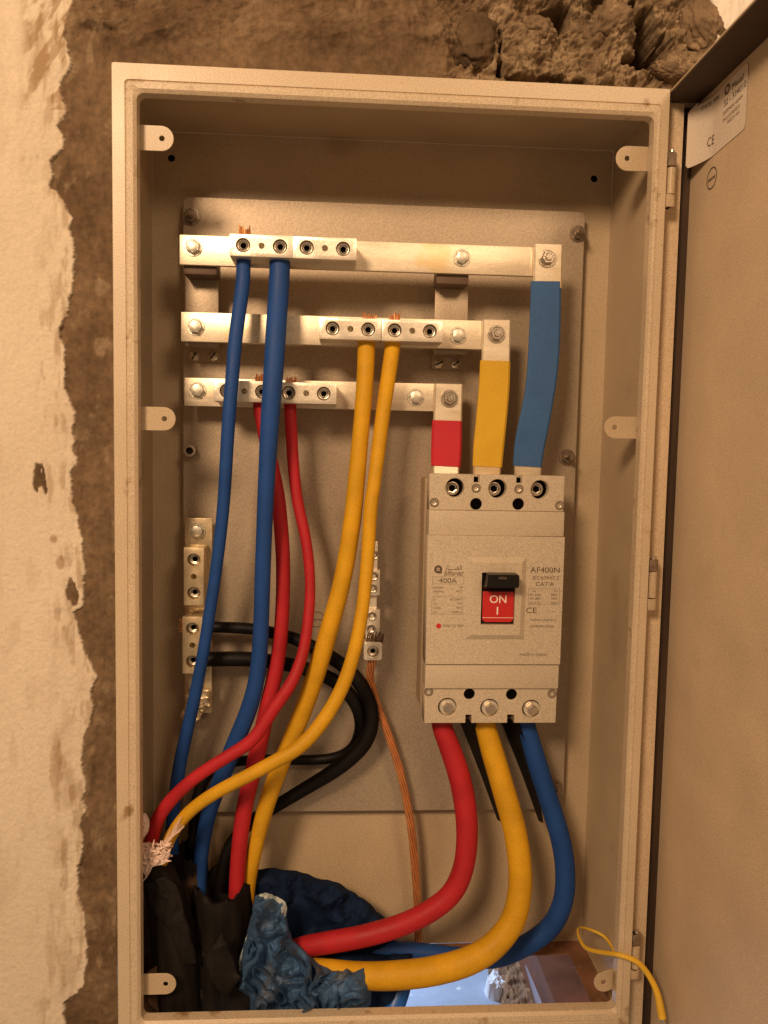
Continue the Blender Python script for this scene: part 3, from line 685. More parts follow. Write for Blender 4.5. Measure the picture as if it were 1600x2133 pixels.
# bolts in the poles
capb = socket_screw(.0078, .0042)
for x, y in ((942, 1017), (1029, 1018), (1117, 1019)): put('terminal_bolt', capb, P(x, y, YT + .0075), bk, random.random())
hx_ = lathe([(0, -.0075), (.0050, -.0075), (.0060, -.0066), (.0060, .0004)], 6); wa_ = lathe([(.0052, .0004), (.0090, .0004), (.0093, .0009), (.0093, .0025)], 28)
for p_ in wa_.polygons: p_.material_index = 1
hexp = join([hx_, wa_]); hexp.materials.append(SCREW); hexp.materials.append(mat('bright_zinc', (.88, .82, .70), .35, metal=.6, var=.1))
for x, y in ((932, 1472), (1020, 1474), (1107, 1476)): put('terminal_bolt', hexp, P(x, y, YT + .0055), bk, .2 + random.random() * .3)
smallm = join([lathe([(.0016, .0003), (.0030, -.0003), (.0036, -.0002), (.0040, .0008)], 20), lathe([(.0016, .0003), (.0014, .002), (0, .002)], 6)]); smallm.materials.append(SCREW)
cupm = lathe([(.0052, -.0001), (.0040, .0002)], 24); cupm.materials.append(INKL)
for x, y in ((992, 1017), (1081, 1019), (905, 1047), (1166, 1053), (893, 1441), (1150, 1445)):
    put('cover_screw', smallm, P(x, y, YT - .0006), bk, random.random())
    put('screw_recess', lathe([(.0050, -.0002), (.0040, -.0001)], 24) if False else cupm, P(x, y, YT - .0002), bk)
# phase barriers below
for pl in ([(956, 1498, .13), (986, 1498, .088), (1012, 1560, .088), (1034, 1640, .092), (1044, 1712, .105), (1036, 1708, .118), (1004, 1620, .13)], [(1042, 1498, .13), (1076, 1498, .088), (1100, 1560, .088), (1118, 1640, .092), (1130, 1714, .105), (1122, 1710, .118), (1090, 1620, .13)]):
    bm = bmesh.new(); v1 = [bm.verts.new(P(*q_)) for q_ in pl]; v2 = [bm.verts.new(P(*q_) + Vector((.0012, .0004, 0))) for q_ in pl]
    bm.faces.new(v1); bm.faces.new(v2)
    for k in range(len(pl)): kk = (k + 1) % len(pl); bm.faces.new((v1[k], v1[kk], v2[kk], v2[k]))
    part('phase_barrier', fin(bm), SHEATH, bk)
# print on the breaker
yp = YF - .0001
def bt_(s, x, y, size, m=INK, sx=1., al='CENTER'): return text(s, size, P(x, y, yp), m, cover, sx=sx, align=al)
bt_('400A', 933, 1210, .0078, bold := INK, 1.25) if False else bt_('400A', 933, 1210, .0078, INK, 1.2)
bt_('\ufead\ufe8e\u0640\u0640\u0640\ufee8\ufed4\ufedf\ufe8d', 945, 1183, .0072, INK, .95)
bt_('alfanar', 946, 1194, .0085, INK, 1.0)
pc_ = P(913, 1186, yp); lg = join([lathe([(.0019, 0), (.0046, 0)], 28), lathe([(0, 0), (.0009, 0)], 12)]); part('logo', lg, INK, cover, loc=pc_)
part('logo', bxm(0, .0042, -.00005, .00005, -.0046, -.0030), INK, cover, loc=pc_)
def frame_px(x0, y0, x1, y1, m=INKL):
    a = P(x0, y0, yp); b = P(x1, y1, yp); t = .0003
    part('printed_frame', join([bxm(a.x, b.x, yp, yp + .0001, a.z - t, a.z), bxm(a.x, b.x, yp, yp + .0001, b.z, b.z + t), bxm(a.x, a.x + t, yp, yp + .0001, b.z + t, a.z - t), bxm(b.x - t, b.x, yp, yp + .0001, b.z + t, a.z - t)]), m, cover)
frame_px(901, 1201, 966, 1217)
frame_px(900, 1243, 964, 1280); frame_px(1101, 1226, 1165, 1260)
for s, x, y, al in (('Un:400V', 901, 1224, 'LEFT'), ('2P', 964, 1224, 'RIGHT'), ('50/60Hz', 901, 1232, 'LEFT'), ('40\u00b0C', 964, 1232, 'RIGHT'), ('In', 903, 1249, 'LEFT'), ('AC 690V', 962, 1249, 'RIGHT'), ('Ue', 903, 1257, 'LEFT'), ('415', 962, 1257, 'RIGHT'),
                    ('Uimp', 903, 1266, 'LEFT'), ('8kV', 962, 1266, 'RIGHT'), ('Ics', 903, 1275, 'LEFT'), ('100%Icu', 962, 1275, 'RIGHT'),
                    ('Ue', 1108, 1231, 'LEFT'), ('Icu', 1162, 1231, 'RIGHT'), ('AC 230V', 1103, 1239, 'LEFT'), ('85kA', 1162, 1239, 'RIGHT'), ('AC 380V', 1103, 1247, 'LEFT'), ('50kA', 1162, 1247, 'RIGHT'), ('AC 415V', 1103, 1256, 'LEFT'), ('50kA', 1162, 1256, 'RIGHT')):
    bt_(s, x, y, .0036, INKL, 1., al)
bt_('AF400N', 1136, 1188, .0088, INK, 1.12); bt_('IEC60947-2', 1137, 1204, .0058, INKL, 1.1); bt_('CAT:A', 1135, 1217, .0066, INK, 1.1)
bt_('CE', 1107, 1272, .0088, INK, 1.2); bt_('- - --', 1148, 1273, .005, INKL); bt_('Pollution degree 3', 1131, 1291, .0035, INKL, 1.1); bt_('AF/400N-0000', 1129, 1305, .0042, INKL, 1.1)
bt_('PUSH TO TRIP', 944, 1304, .0042, INKL, .85); bt_('MADE IN CHINA', 1111, 1364, .0044, INKL, .95)
dm = lathe([(0, -.0003), (.0026, -.0003), (.0029, 0)], 24); part('trip_button', dm, REDPL, cover, loc=P(914, 1304, YF))

# ================================================================== FLEXIBLE STRAPS
def ribbon(pts, thick, y_in=0):
    """pts: (xl, xr, y, Y)"""
    q = crom([(*((P(a, y, Y) + P(b, y, Y)) / 2), (b - a) * mpp(Y) / 2) for a, b, y, Y in pts], 8); bm = bmesh.new(); rows = []
    for i, p in enumerate(q):
        a = Vector(q[max(0, i - 1)][:3]); b = Vector(q[min(len(q) - 1, i + 1)][:3]); t = (b - a).normalized(); side = Vector((1, 0, 0)); nn = t.cross(side).normalized()
        side = nn.cross(t).normalized(); side = Vector((side.x, 0, side.z)).normalized(); hw = p[3]; h = thick / 2; c = Vector(p[:3])
        if nn.y > 0: nn = -nn
        e = thick * .35
        rows.append([bm.verts.new(c + side * u + nn * v) for u, v in ((-hw, -h * .4), (-hw, h * .4), (-hw + e, h), (hw - e, h), (hw, h * .4), (hw, -h * .4), (hw - e, -h), (-hw + e, -h))])
    for a, b in zip(rows, rows[1:]):
        for k in range(8): bm.faces.new((a[k], a[(k + 1) % 8], b[(k + 1) % 8], b[k]))
    bm.faces.new(rows[0]); bm.faces.new(rows[-1])
    return fin(bm, smooth=True, angle=30)
def strap(label, m, top, sleeve, foot, nut, sleeve_t=.007):
    c = P(nut[0], nut[1], top[0][3])
    t = thing('flexible_strap', label, 'busbar link', c, 'insulated straps from the busbars down to the breaker')
    part('metal_end', ribbon(top, .005), TIN, t); part('sleeve', ribbon(sleeve, sleeve_t), m, t); part('metal_end', ribbon(foot, .005), TIN, t)
    put('nut', nutm, P(nut[0], nut[1], top[0][3] - .0028), t, random.random()); return t
Y1 = YB['top'] - .0030; Y2 = YB['mid'] - .0030; Y3 = YB['bot'] - .0030
strap('long blue sleeved flat strap at the right above the breaker', SBLUE, [(1112, 1172, 510, Y1), (1111, 1171, 550, Y1), (1110, 1170, 600, Y1)], [(1106, 1168, 587, Y1), (1104, 1168, 650, Y1), (1101, 1166, 720, Y1), (1097, 1161, 780, Y1 + .001), (1089, 1152, 840, Y1 + .003), (1078, 1143, 890, Y1 + .006), (1071, 1135, 930, Y1 + .010), (1068, 1129, 971, Y1 + .013)],
      [(1071, 1128, 968, Y1 + .0130), (1071, 1128, 985, Y1 + .014), (1071, 1127, 1000, Y1 + .015)], (1140, 538))
strap('yellow sleeved flat strap in the middle above the breaker', SYEL, [(1005, 1064, 667, Y2), (1004, 1063, 715, Y2), (1002, 1062, 765, Y2)], [(1000, 1063, 752, Y2), (997, 1061, 810, Y2), (991, 1055, 880, Y2), (986, 1050, 930, Y2), (984, 1046, 972, Y2)],
      [(986, 1044, 968, Y2), (985, 1043, 985, Y2), (985, 1043, 1000, Y2)], (1034, 696))
strap('short red sleeved flat strap at the left above the breaker', SRED, [(905, 964, 800, Y3), (904, 963, 840, Y3), (902, 962, 885, Y3)], [(900, 962, 877, Y3), (899, 962, 905, Y3 - .002), (898, 961, 940, Y3 - .006), (898, 959, 972, Y3 - .010)],
      [(901, 957, 969, Y3 - .0092), (901, 956, 985, Y3 - .011), (901, 956, 1000, Y3 - .013)], (936, 830))

# ================================================================== NEUTRAL BAR (left, vertical) and EARTH BAR
YN = .122
a = P(385, 1079, YN); b = P(441, 1485, YN)
nb = thing('neutral_bar', 'vertical tinned neutral bar at the lower left with two black cables', 'busbar', ((a.x + b.x) / 2, YP, b.z))
part('bar', bxm(a.x, b.x, YN, YN + .005, b.z, a.z, .0007), DULL, nb)
bolt_px('bolt', hexb, 411, 1106, YN - .0001, nb); bolt_px('bolt', hexb, 409, 1423, YN - .0001, nb)
for x, y in ((402, 1201), (399, 1344)):
    p = P(x, y, YN - block_d * .8)
    bb_ = part('terminal_block', BLKV, None, nb, loc=(p.x + .001, YN - .0002, p.z))
    bb_.scale = (1, .8, 1)
    for s_ in (-.019, .019): put('set_screw', setm, Vector((p.x + .001, YN - block_d * .8 + .0015, p.z + s_)), bb_, random.random())
for s_ in bb_.children: pass
part('spacer', bxm(a.x + .006, b.x - .006, YN + .0052, YP - .0002, a.z - .03, a.z - .006, .001), BROWN, nb); part('spacer', bxm(a.x + .006, b.x - .006, YN + .0052, YP - .0002, b.z + .006, b.z + .03, .001), BROWN, nb)
# torn protective film hanging from the lower end
def scrap(outline, Y, m, parent, name, thick=.0006, amp=.004, step=2.0, seed=0, bulge=0., fold=22, label=None):
    xs_ = [p[0] for p in outline]; ys_ = [p[1] for p in outline]
    rsn = np.random.RandomState(seed + 5); pl = []
    for k in range(len(outline)):
        a = np.array(outline[k], float); b = np.array(outline[(k + 1) % len(outline)], float); m_ = max(1, int(np.hypot(*(b - a)) / 5))
        for u in range(m_): pl.append(a + (b - a) * u / m_)
    pl = np.array(pl); nz_ = rsn.randn(len(pl), 2)
    for _ in range(2): nz_ = (np.roll(nz_, 1, 0) + nz_ * 2 + np.roll(nz_, -1, 0)) / 4
    for _ in range(2): pl = (np.roll(pl, 1, 0) + pl * 2 + np.roll(pl, -1, 0)) / 4
    outline = [tuple(p) for p in pl + nz_ * 2.2]
    gx_, gy_ = np.meshgrid(np.arange(min(xs_) - 2, max(xs_) + 4, step), np.arange(min(ys_) - 2, max(ys_) + 4, step))
    ins = in_poly(gx_, gy_, outline)
    cell = ins[:-1, :-1] | ins[1:, 1:] | ins[:-1, 1:] | ins[1:, :-1]
    best = np.full(gx_.shape, 1e9); bxx = gx_.copy(); byy = gy_.copy()
    for k in range(len(outline)):
        a = np.array(outline[k]); b = np.array(outline[(k + 1) % len(outline)]); ab = b - a
        tq = np.clip(((gx_ - a[0]) * ab[0] + (gy_ - a[1]) * ab[1]) / max(1e-9, ab @ ab), 0, 1); qx = a[0] + tq * ab[0]; qy = a[1] + tq * ab[1]; dd = np.hypot(gx_ - qx, gy_ - qy)
        m_ = dd < best; best[m_] = dd[m_]; bxx[m_] = qx[m_]; byy[m_] = qy[m_]
    gx_ = np.where(ins, gx_, bxx); gy_ = np.where(ins, gy_, byy)
    d = np.where(ins, best, 0); edge = np.sqrt(np.clip(d / 30, 0, 1))
    r1 = ridge(gx_ / fold / 2.2 + seed + .8 * fbm(gx_ / 30, gy_ / 30 + seed, 3), gy_ / fold / 3 + seed + 1.2 * fbm(gx_ / 26 + 7, gy_ / 26, 3), 3)
    wx = gx_ + 48 * (fbm(gx_ / 45 + seed, gy_ / 45, 3) - .5); wy = gy_ + 26 * (fbm(gx_ / 38, gy_ / 38 + seed, 3) - .5)
    ew = sstep(0, 16, d) if amp > .0045 else 1
    w1 = worley((wx + .35 * wy) / fold / 2.0 + seed * .37, wy / fold / 4.2 + seed, seed); w2 = worley(wx / fold / .8 + seed, wy / fold / 1.1, seed + 3)
    def rg(a, b): return 1 - np.abs(2 * vn(a, b) - 1)
    c1_ = rg((wx + .5 * wy) / fold / 1.9 + seed, (wy - .2 * wx) / fold / 4.5 + seed * 2); c2_ = rg((wx - .8 * wy) / fold / 1.5 + seed, (wy + .6 * wx) / fold / 2.6 + seed * 3); c3_ = rg(wx / fold / .6 + seed, (wy + .5 * wx) / fold / 1.1)
    hh = Y - bulge * edge - amp * ew * (.30 * (1 - 1.3 * w1 ** 2) + .95 * (c1_ ** 2.2 - .3) + .75 * (c2_ ** 3 - .25) + .14 * c3_ ** 3)
    dm_ = np.array(MT); rx = (gx_ - 800) / F; ry = (gy_ - 1066.5) / F
    dv = np.stack([rx, ry, np.ones_like(rx)], -1) @ dm_.T; s = (hh - CAM.y) / dv[..., 1]
    X = CAM.x + dv[..., 0] * s; Z = CAM.z + dv[..., 2] * s
    me = grid_mesh(X, hh, Z, cell)
    bm = bmesh.new(); bm.from_mesh(me); bmesh.ops.solidify(bm, geom=bm.faces[:], thickness=-thick); me = bpy.data.meshes.new('s'); bm.to_mesh(me); bm.free()
    me.polygons.foreach_set('use_smooth', [True] * len(me.polygons)); me.set_sharp_from_angle(angle=math.radians(50))
    return part(name, me, m, parent, label=label)
scrap([(385, 1440), (438, 1435), (437, 1475), (422, 1478), (415, 1500), (400, 1505), (392, 1498), (378, 1502), (376, 1488), (388, 1470)], YN - .004, DULL, nb, 'loose_end', amp=.003, fold=8, label='dull torn lower end')

YE = .116
a = P(762, 1128, YE); b = P(788, 1330, YE); a2 = P(789, 1128, YE)
eb = thing('earth_bar', 'thin vertical earth terminal bar in the middle, behind the yellow cables', 'busbar', (a.x, YP, b.z))
tilt = (P(776, 1325, YE).x - P(779, 1128, YE).x)
part('bar', bxm(a.x + .002, a2.x - .001, YE, YE + .005, b.z, a.z, .0005), ALU, eb)
smallset = socket_screw(.0052, .0025)
def small_block(y0, y1, screws):
    p0 = P(762, y0, YE - .008); p1 = P(791, y1, YE - .008)
    bb = part('clamp_block', boolean(bxm(p0.x, p1.x, YE - .008, YE - .0002, p1.z, p0.z, .0006), []), ALU, eb)
    for x, y in screws: put('set_screw', smallset, P(x, y, YE - .0105), bb, random.random())
small_block(1187, 1240, ((779, 1200), (777, 1226))); small_block(1270, 1326, ((775, 1283), (773, 1310)))
put('set_screw', smallset, P(780, 1156, YE - .0026), eb)
YL = .098
pc = P(777, 1357, YL); s_ = 19.5 * mpp(YL)
el = part('cable_lug', flat_with_holes([rrect(pc.x - s_, pc.x + s_, pc.z - s_, pc.z + s_, .0035), circ(pc.x, pc.z, .0066)], YL, YE + .004, .0006), ALU, eb)
put('set_screw', socket_screw(.0062, .003), Vector((pc.x, YL + .0015, pc.z)), el)
part('frayed_end', join([tube([(*P(764 + k * 4.0, 1338, YL + .006), .0011), (*P(762 + k * 4.4 + random.random() * 3, 1329 - random.random() * 4, YL + .003 - random.random() * .003), .0009), (*P(765 + k * 4.3 + random.random() * 6, 1322 - random.random() * 7, YL + .001), .0006)], 6, 3) for k in range(9)]), BROWN, eb, label='dark stub of wire ends above the lug')

# bare copper earth conductor, seven strands twisted
path = [(776, 1372, .108), (771, 1400, .112), (773, 1425, .116), (786, 1470, .118), (803, 1513, .12), (828, 1587, .122), (845, 1657, .124), (857, 1727, .126), (863, 1789, .128), (868, 1851, .13), (870, 1892, .132), (872, 1966, .135), (873, 1990, .136)]
q = smooth_path(crom([(*P(x, y, Y), 0) for x, y, Y in path], 14), 8)
cw = thing('bare_earth_wire', 'bare twisted copper wire hanging from the earth bar to the floor', 'wire', q[-1][:3])
for k in range(7):
    pts_ = []
    for i in range(0, len(q), 2):
        ph = i * .085 + k * 2 * PI / 7; rr = .0036
        pts_.append((q[i][0] + rr * math.cos(ph), q[i][1] + rr * math.sin(ph), q[i][2], .0015))
    part('strand', tube(pts_, 7, 2, it=1), COPPER, cw)

# ================================================================== CABLES
def cable(label, m, pts, group, tail=None, strands=None, seg=22):
    path_ = cab(pts); t = thing('cable', label, 'cable', path_[-1][:3], group)
    part('insulation', tube(path_, seg, 10, wob=.010), m, t)
    if strands:
        x, y, Y, wpx = strands
        part('copper_ends', join([tube([(*P(x - wpx / 2 + wpx * k / 8, y + 14, Y + random.uniform(-.004, .004)), .0007), (*P(x - wpx / 2 + wpx * k / 8 + random.uniform(-1, 1), y - 2 - random.random() * 9, Y + random.uniform(-.004, .004)), .0007)], 6, 2) for k in range(9)]), COPPER, t, kind='stuff')
    return t
gL = 'cables clamped under the busbars'
yt, ym, yl = YB['top'] - block_d / 2, YB['mid'] - block_d / 2, YB['bot'] - block_d / 2
cable('thinner blue cable at far left, hanging from the top busbar', BLUE, [(508, 528, yt, 29), (507, 560, yt, 29), (505, 600, yt - .002, 29), (491, 702, yt - .012, 28.5), (484, 785, yt - .018, 28), (475, 895, yt - .018, 27.5), (466, 1050, yt - .010, 26), (452, 1175, yt, 25), (438, 1269, yt + .006, 25), (423, 1362, yt + .01, 25), (405, 1456, .08, 26), (388, 1530, .088, 27), (375, 1590, .094, 28), (366, 1650, .1, 28), (359, 1712, .105, 27), (360, 1790, .11, 27), (366, 1850, .11, 27)], gL, strands=(510, 480, yt, 22))
cable('thick blue cable hanging from the top busbar over both lower bars', BLUE, [(582, 528, yt, 41), (583, 550, yt, 42), (581, 600, yt - .002, 42), (576, 675, yt - .010, 42), (569, 785, yt - .020, 41), (561, 895, yt - .020, 38), (553, 1050, yt - .012, 34), (548, 1175, yt - .002, 33), (544, 1300, yt + .008, 33), (538, 1394, yt + .014, 34), (521, 1470, .078, 36), (491, 1545, .084, 37), (462, 1620, .09, 36), (436, 1690, .095, 33), (420, 1770, .1, 31), (415, 1850, .1, 31), (420, 1900, .1, 31)], gL, strands=None)
cable('thicker red cable passing behind the thick blue cable', RED, [(541, 832, yl, 28), (543, 860, yl, 28), (557, 930, yl, 29), (573, 1000, yl, 29), (582, 1060, yl, 30), (590, 1175, yl, 30), (587, 1300, yl, 30), (576, 1390, yl - .002, 32), (560, 1460, yl - .004, 34), (546, 1525, yl - .004, 35), (529, 1596, yl - .006, 35), (511, 1674, .078, 35), (500, 1751, .076, 34), (494, 1829, .076, 34), (492, 1890, .08, 33)], gL, strands=(541, 788, yl, 16))
cable('thin bright red cable sweeping left into the pale frayed end', RED, [(604, 832, yl, 25), (605, 860, yl, 25), (607, 900, yl - .002, 25), (612, 980, yl - .004, 24), (621, 1050, yl - .006, 23.5), (635, 1112, yl - .01, 23), (644, 1175, yl - .014, 22), (646, 1237, yl - .018, 22), (641, 1300, yl - .024, 23), (630, 1365, yl - .030, 24), (606, 1425, .048, 26), (567, 1480, .042, 28), (528, 1540, .038, 28), (472, 1577, .036, 27), (414, 1614, .036, 27), (368, 1654, .040, 28), (333, 1697, .045, 29), (317, 1743, .050, 30), (312, 1790, .055, 30)], gL, strands=(606, 795, yl, 20))
cable('thicker yellow cable, left of the two yellow ones', YEL, [(763, 700, ym, 36), (763, 730, ym, 36), (760, 800, ym - .002, 35), (752, 895, ym - .004, 34), (738, 1050, ym - .004, 37), (730, 1112, ym - .004, 37), (720, 1175, ym - .004, 38), (706, 1240, ym - .004, 38), (689, 1300, ym - .002, 39), (671, 1362, ym, 40), (651, 1425, ym + .002, 40), (629, 1487, .076, 39), (607, 1540, .078, 38), (582, 1600, .08, 37), (556, 1674, .082, 36), (535, 1751, .084, 33), (520, 1829, .088, 30), (514, 1890, .09, 30)], gL, strands=(770, 662, ym, 26))
cable('thinner yellow cable sweeping left across the others', YEL, [(818, 702, ym, 32), (817, 730, ym, 32), (803, 825, ym - .002, 31), (793, 900, ym - .004, 30), (779, 1012, ym - .010, 28.5), (772, 1060, ym - .012, 29), (765, 1175, ym - .016, 28), (755, 1269, ym - .022, 28), (740, 1350, ym - .028, 29), (716, 1425, .042, 30), (678, 1495, .036, 31), (627, 1554, .030, 31), (569, 1588, .028, 30), (511, 1619, .028, 29), (453, 1649, .031, 28), (403, 1683, .037, 27), (368, 1722, .044, 26), (345, 1767, .052, 25), (336, 1800, .058, 25)], gL, strands=(822, 662, ym, 20))
gB = 'black neutral cables'
yn_ = YN - block_d * .4
cable('black cable forming the outer curve of the black loop', BLACK, [(415, 1304, yn_, 23), (443, 1306, yn_, 23), (516, 1309, yn_, 24), (563, 1317, yn_, 25), (610, 1329, yn_, 26), (657, 1350, yn_, 28), (704, 1378, yn_, 29), (738, 1408, yn_, 30), (763, 1445, yn_, 31), (774, 1485, yn_, 32), (770, 1525, .108, 33), (748, 1562, .110, 34), (700, 1603, .112, 32), (640, 1640, .114, 29), (580, 1676, .116, 27), (520, 1715, .116, 27), (475, 1770, .114, 27), (460, 1850, .11, 27)], gB, strands=None)
cable('black cable forming the inner curve of the black loop', BLACK, [(415, 1375, yn_, 30), (440, 1373, yn_, 31), (525, 1373, yn_, 31), (590, 1382, yn_, 30), (640, 1394, yn_ + .002, 30), (690, 1414, yn_ + .004, 30), (728, 1446, yn_ + .006, 30), (750, 1485, yn_ + .008, 30), (752, 1525, .122, 30), (733, 1562, .124, 26), (690, 1580, .126, 22), (620, 1583, .127, 21), (550, 1582, .127, 21), (480, 1588, .125, 22), (430, 1615, .122, 24), (408, 1680, .118, 24), (404, 1760, .115, 24), (410, 1850, .11, 24)], gB, strands=None)
cs = None
nst = thing('copper_wire_ends', 'short copper strand ends poking out left of the neutral bar', 'wire ends', P(375, 1304, yn_))
for k in range(7): part('strand', tube([(*P(386, 1292 + k * 4, yn_), .0008), (*P(372 + random.random() * 3, 1290 + k * 4.3, yn_ - .001), .0008)], 6, 2), COPPER, nst)
gR = 'thick cables under the breaker'
cable('thick red cable curving left from under the breaker', RED, [(919, 1490, .092, 42), (921, 1515, .092, 43), (939, 1562, .088, 46), (959, 1624, .082, 48), (970, 1686, .076, 48), (973, 1748, .070, 47), (965, 1810, .066, 46), (939, 1864, .064, 46), (884, 1905, .062, 46), (822, 1932, .062, 46), (744, 1953, .062, 46), (666, 1966, .066, 45), (625, 1974, .074, 42), (590, 1985, .085, 38)], gR)
cable('thick yellow cable curving left from under the breaker', YEL, [(1010, 1490, .092, 44), (1012, 1515, .092, 45), (1025, 1562, .088, 49), (1049, 1645, .078, 50), (1072, 1727, .066, 51), (1084, 1810, .056, 52), (1081, 1872, .050, 53), (1065, 1925, .046, 54), (1024, 1974, .042, 56), (966, 2006, .040, 58), (884, 2026, .040, 59), (801, 2033, .042, 58), (740, 2031, .046, 54), (690, 2024, .052, 50), (640, 2018, .06, 44)], gR)
cable('thick navy blue cable, rightmost under the breaker', BLUE, [(1094, 1490, .096, 38), (1098, 1515, .096, 39), (1117, 1583, .096, 43), (1143, 1666, .094, 43), (1168, 1748, .090, 44), (1178, 1820, .088, 44), (1172, 1882, .088, 44), (1144, 1934, .092, 44), (1090, 1972, .098, 43), (1030, 1995, .104, 42), (960, 1994, .110, 40), (880, 1984, .112, 38), (800, 1978, .112, 38), (720, 1978, .112, 36), (660, 1985, .11, 36)], gR)
# small yellow wire to the door
t = thing('thin_yellow_wire', 'thin yellow wire looping from the lower right corner over the rim to the door', 'wire', P(1285, 2005, .03))
part('insulation', tube(cab([(1285, 2010, .040, 8), (1283, 1987, .045, 8), (1270, 1964, .06, 7.5), (1255, 1948, .07, 7), (1231, 1937, .075, 6), (1212, 1932, .072, 4.5), (1203, 1937, .062, 4.5), (1209, 1959, .045, 7), (1223, 1976, .03, 9), (1255, 1984, .012, 10), (1286, 1988, -.004, 11), (1317, 1998, -.010, 12), (1337, 2012, -.012, 13), (1356, 2039, -.014, 13.5), (1369, 2068, -.018, 15), (1376, 2100, -.024, 18), (1380, 2122, -.028, 18)]), 12, 8, it=3), YWIRE, t)
part('tinned_tip', tube(cab([(1380, 2118, -.028, 9), (1386, 2140, -.032, 9), (1390, 2160, -.036, 9)]), 10, 4), SCREW, t)

# ================================================================== LOWER LEFT: sheaths, fibre, cloth
def sheath(label, pts, m=SHEATH, open_top=True, seg=36, wob=.05):
    path_ = cab(pts); t = thing('cable_sheath', label, 'cable sheath', path_[-1][:3], 'black outer sheaths at the lower left')
    q = smooth_path(crom(path_, 8), 6); bm = bmesh.new(); outer = []; inner = []; prev = None
    rs = np.random.RandomState(len(label))
    ph = rs.rand(6) * 6
    for i, p in enumerate(q):
        a = Vector(q[max(i - 1, 0)][:3]); b = Vector(q[min(i + 1, len(q) - 1)][:3]); tt = (b - a).normalized(); s = prev if prev else Vector((0, -1, 0)).cross(tt); s = (s - tt * s.dot(tt)).normalized(); prev = s; w_ = tt.cross(s)
        def ring(sc, jag):
            out = []
            for k in range(seg):
                th = 2 * PI * k / seg; r = p[3] * sc * (1 + wob * math.sin(3 * th + ph[0] + i * .05) + wob * .7 * math.sin(7 * th + ph[1] + i * .13) + wob * .5 * math.sin(i * .4 + 2 * th + ph[2]))
                c = Vector(p[:3]) + (s * math.cos(th) + w_ * math.sin(th)) * r
                if i == 0 and jag: c = c - tt * .0075 * (math.sin(3 * th + ph[3]) * .8 + .6 * math.sin(8 * th + ph[4]) + .4 * math.sin(17 * th))
                out.append(bm.verts.new(c))
            return out
        outer.append(ring(1, True)); inner.append(ring(.9, True))
    for R in (outer, inner):
        for a, b in zip(R, R[1:]):
            for k in range(seg): bm.faces.new((a[k], a[(k + 1) % seg], b[(k + 1) % seg], b[k]))
    for k in range(seg): bm.faces.new((outer[0][k], outer[0][(k + 1) % seg], inner[0][(k + 1) % seg], inner[0][k]))
    part('jacket', fin(bm, smooth=True, angle=60), m, t); return t
sheath('wide open black sheath end holding the red and thicker yellow cables', [(462, 1842, .088, 122), (463, 1900, .088, 124), (460, 1980, .086, 126), (452, 2060, .082, 128), (445, 2150, .078, 130), (440, 2300, .078, 130)])
sheath('narrow tall dusty black sheath at far left under the frayed end', [(322, 1788, .062, 52), (338, 1850, .062, 76), (358, 1930, .062, 92), (372, 2030, .060, 100), (378, 2150, .058, 104), (380, 2300, .058, 104)])
sheath('dark sheath hidden in shadow behind the wide open one', [(392, 1775, .11, 78), (398, 1850, .112, 84), (404, 1950, .112, 90), (410, 2050, .112, 92), (414, 2180, .112, 92)])
def nopass(): pass
cb = thing('cardboard_flap', 'brown cardboard scrap beside the lower left fixing tab', 'cardboard', P(320, 2050, .05))
scrap([(286, 2040), (362, 1988), (352, 2040), (330, 2133), (286, 2150)], .045, CARD, cb, 'flap', amp=.004, fold=40, seed=3)
ff = thing('frayed_filler', 'pale frayed fibre filler at the end of the left sheath', 'filler')
rs = random.Random(4); ms = []
for k in range(150):
    x = rs.uniform(293, 350); y = 1772 + (x - 293) * .12 + rs.uniform(-14, 26) - max(0, x - 330) * .7; Y = rs.uniform(.026, .046); a = rs.uniform(0, 2 * PI) if k % 3 else rs.uniform(-1.2, -.2); L = rs.uniform(7, 19)
    ms.append(tube([(*P(x, y, Y), .0016), (*P(x + L * .5 * math.cos(a) + rs.uniform(-6, 6), y + L * .5 * math.sin(a), Y - .002), .0010), (*P(x + L * math.cos(a), y + L * math.sin(a) + rs.uniform(-3, 3), Y - .001), .0004)], 5, 3, it=0))
for k in range(14):
    x = 335 + k * 2; y = 1765 - k * 2; a = -.9 + rs.uniform(-.3, .3); L = rs.uniform(25, 55)
    ms.append(tube([(*P(x, y, .034), .0007), (*P(x + L * math.cos(a), y + L * math.sin(a), .030), .0003)], 5, 3, it=0))
ms.append(tube([(*P(318, 1800, .03), .0012), (*P(310, 1822, .028), .001), (*P(296, 1838, .028), .0004)], 6, 3))
part('fibres', join(ms), FIBRE, ff, kind='stuff')
scrap([(290, 1700), (303, 1692), (312, 1712), (306, 1740), (296, 1752), (286, 1735)], .035, FIBRE, ff, 'tuft', amp=.005, fold=6, seed=2)
scrap([(292, 1770), (330, 1762), (352, 1778), (345, 1800), (316, 1806), (305, 1830), (292, 1810)], .030, FIBRE, ff, 'tuft', amp=.006, fold=6, seed=5)

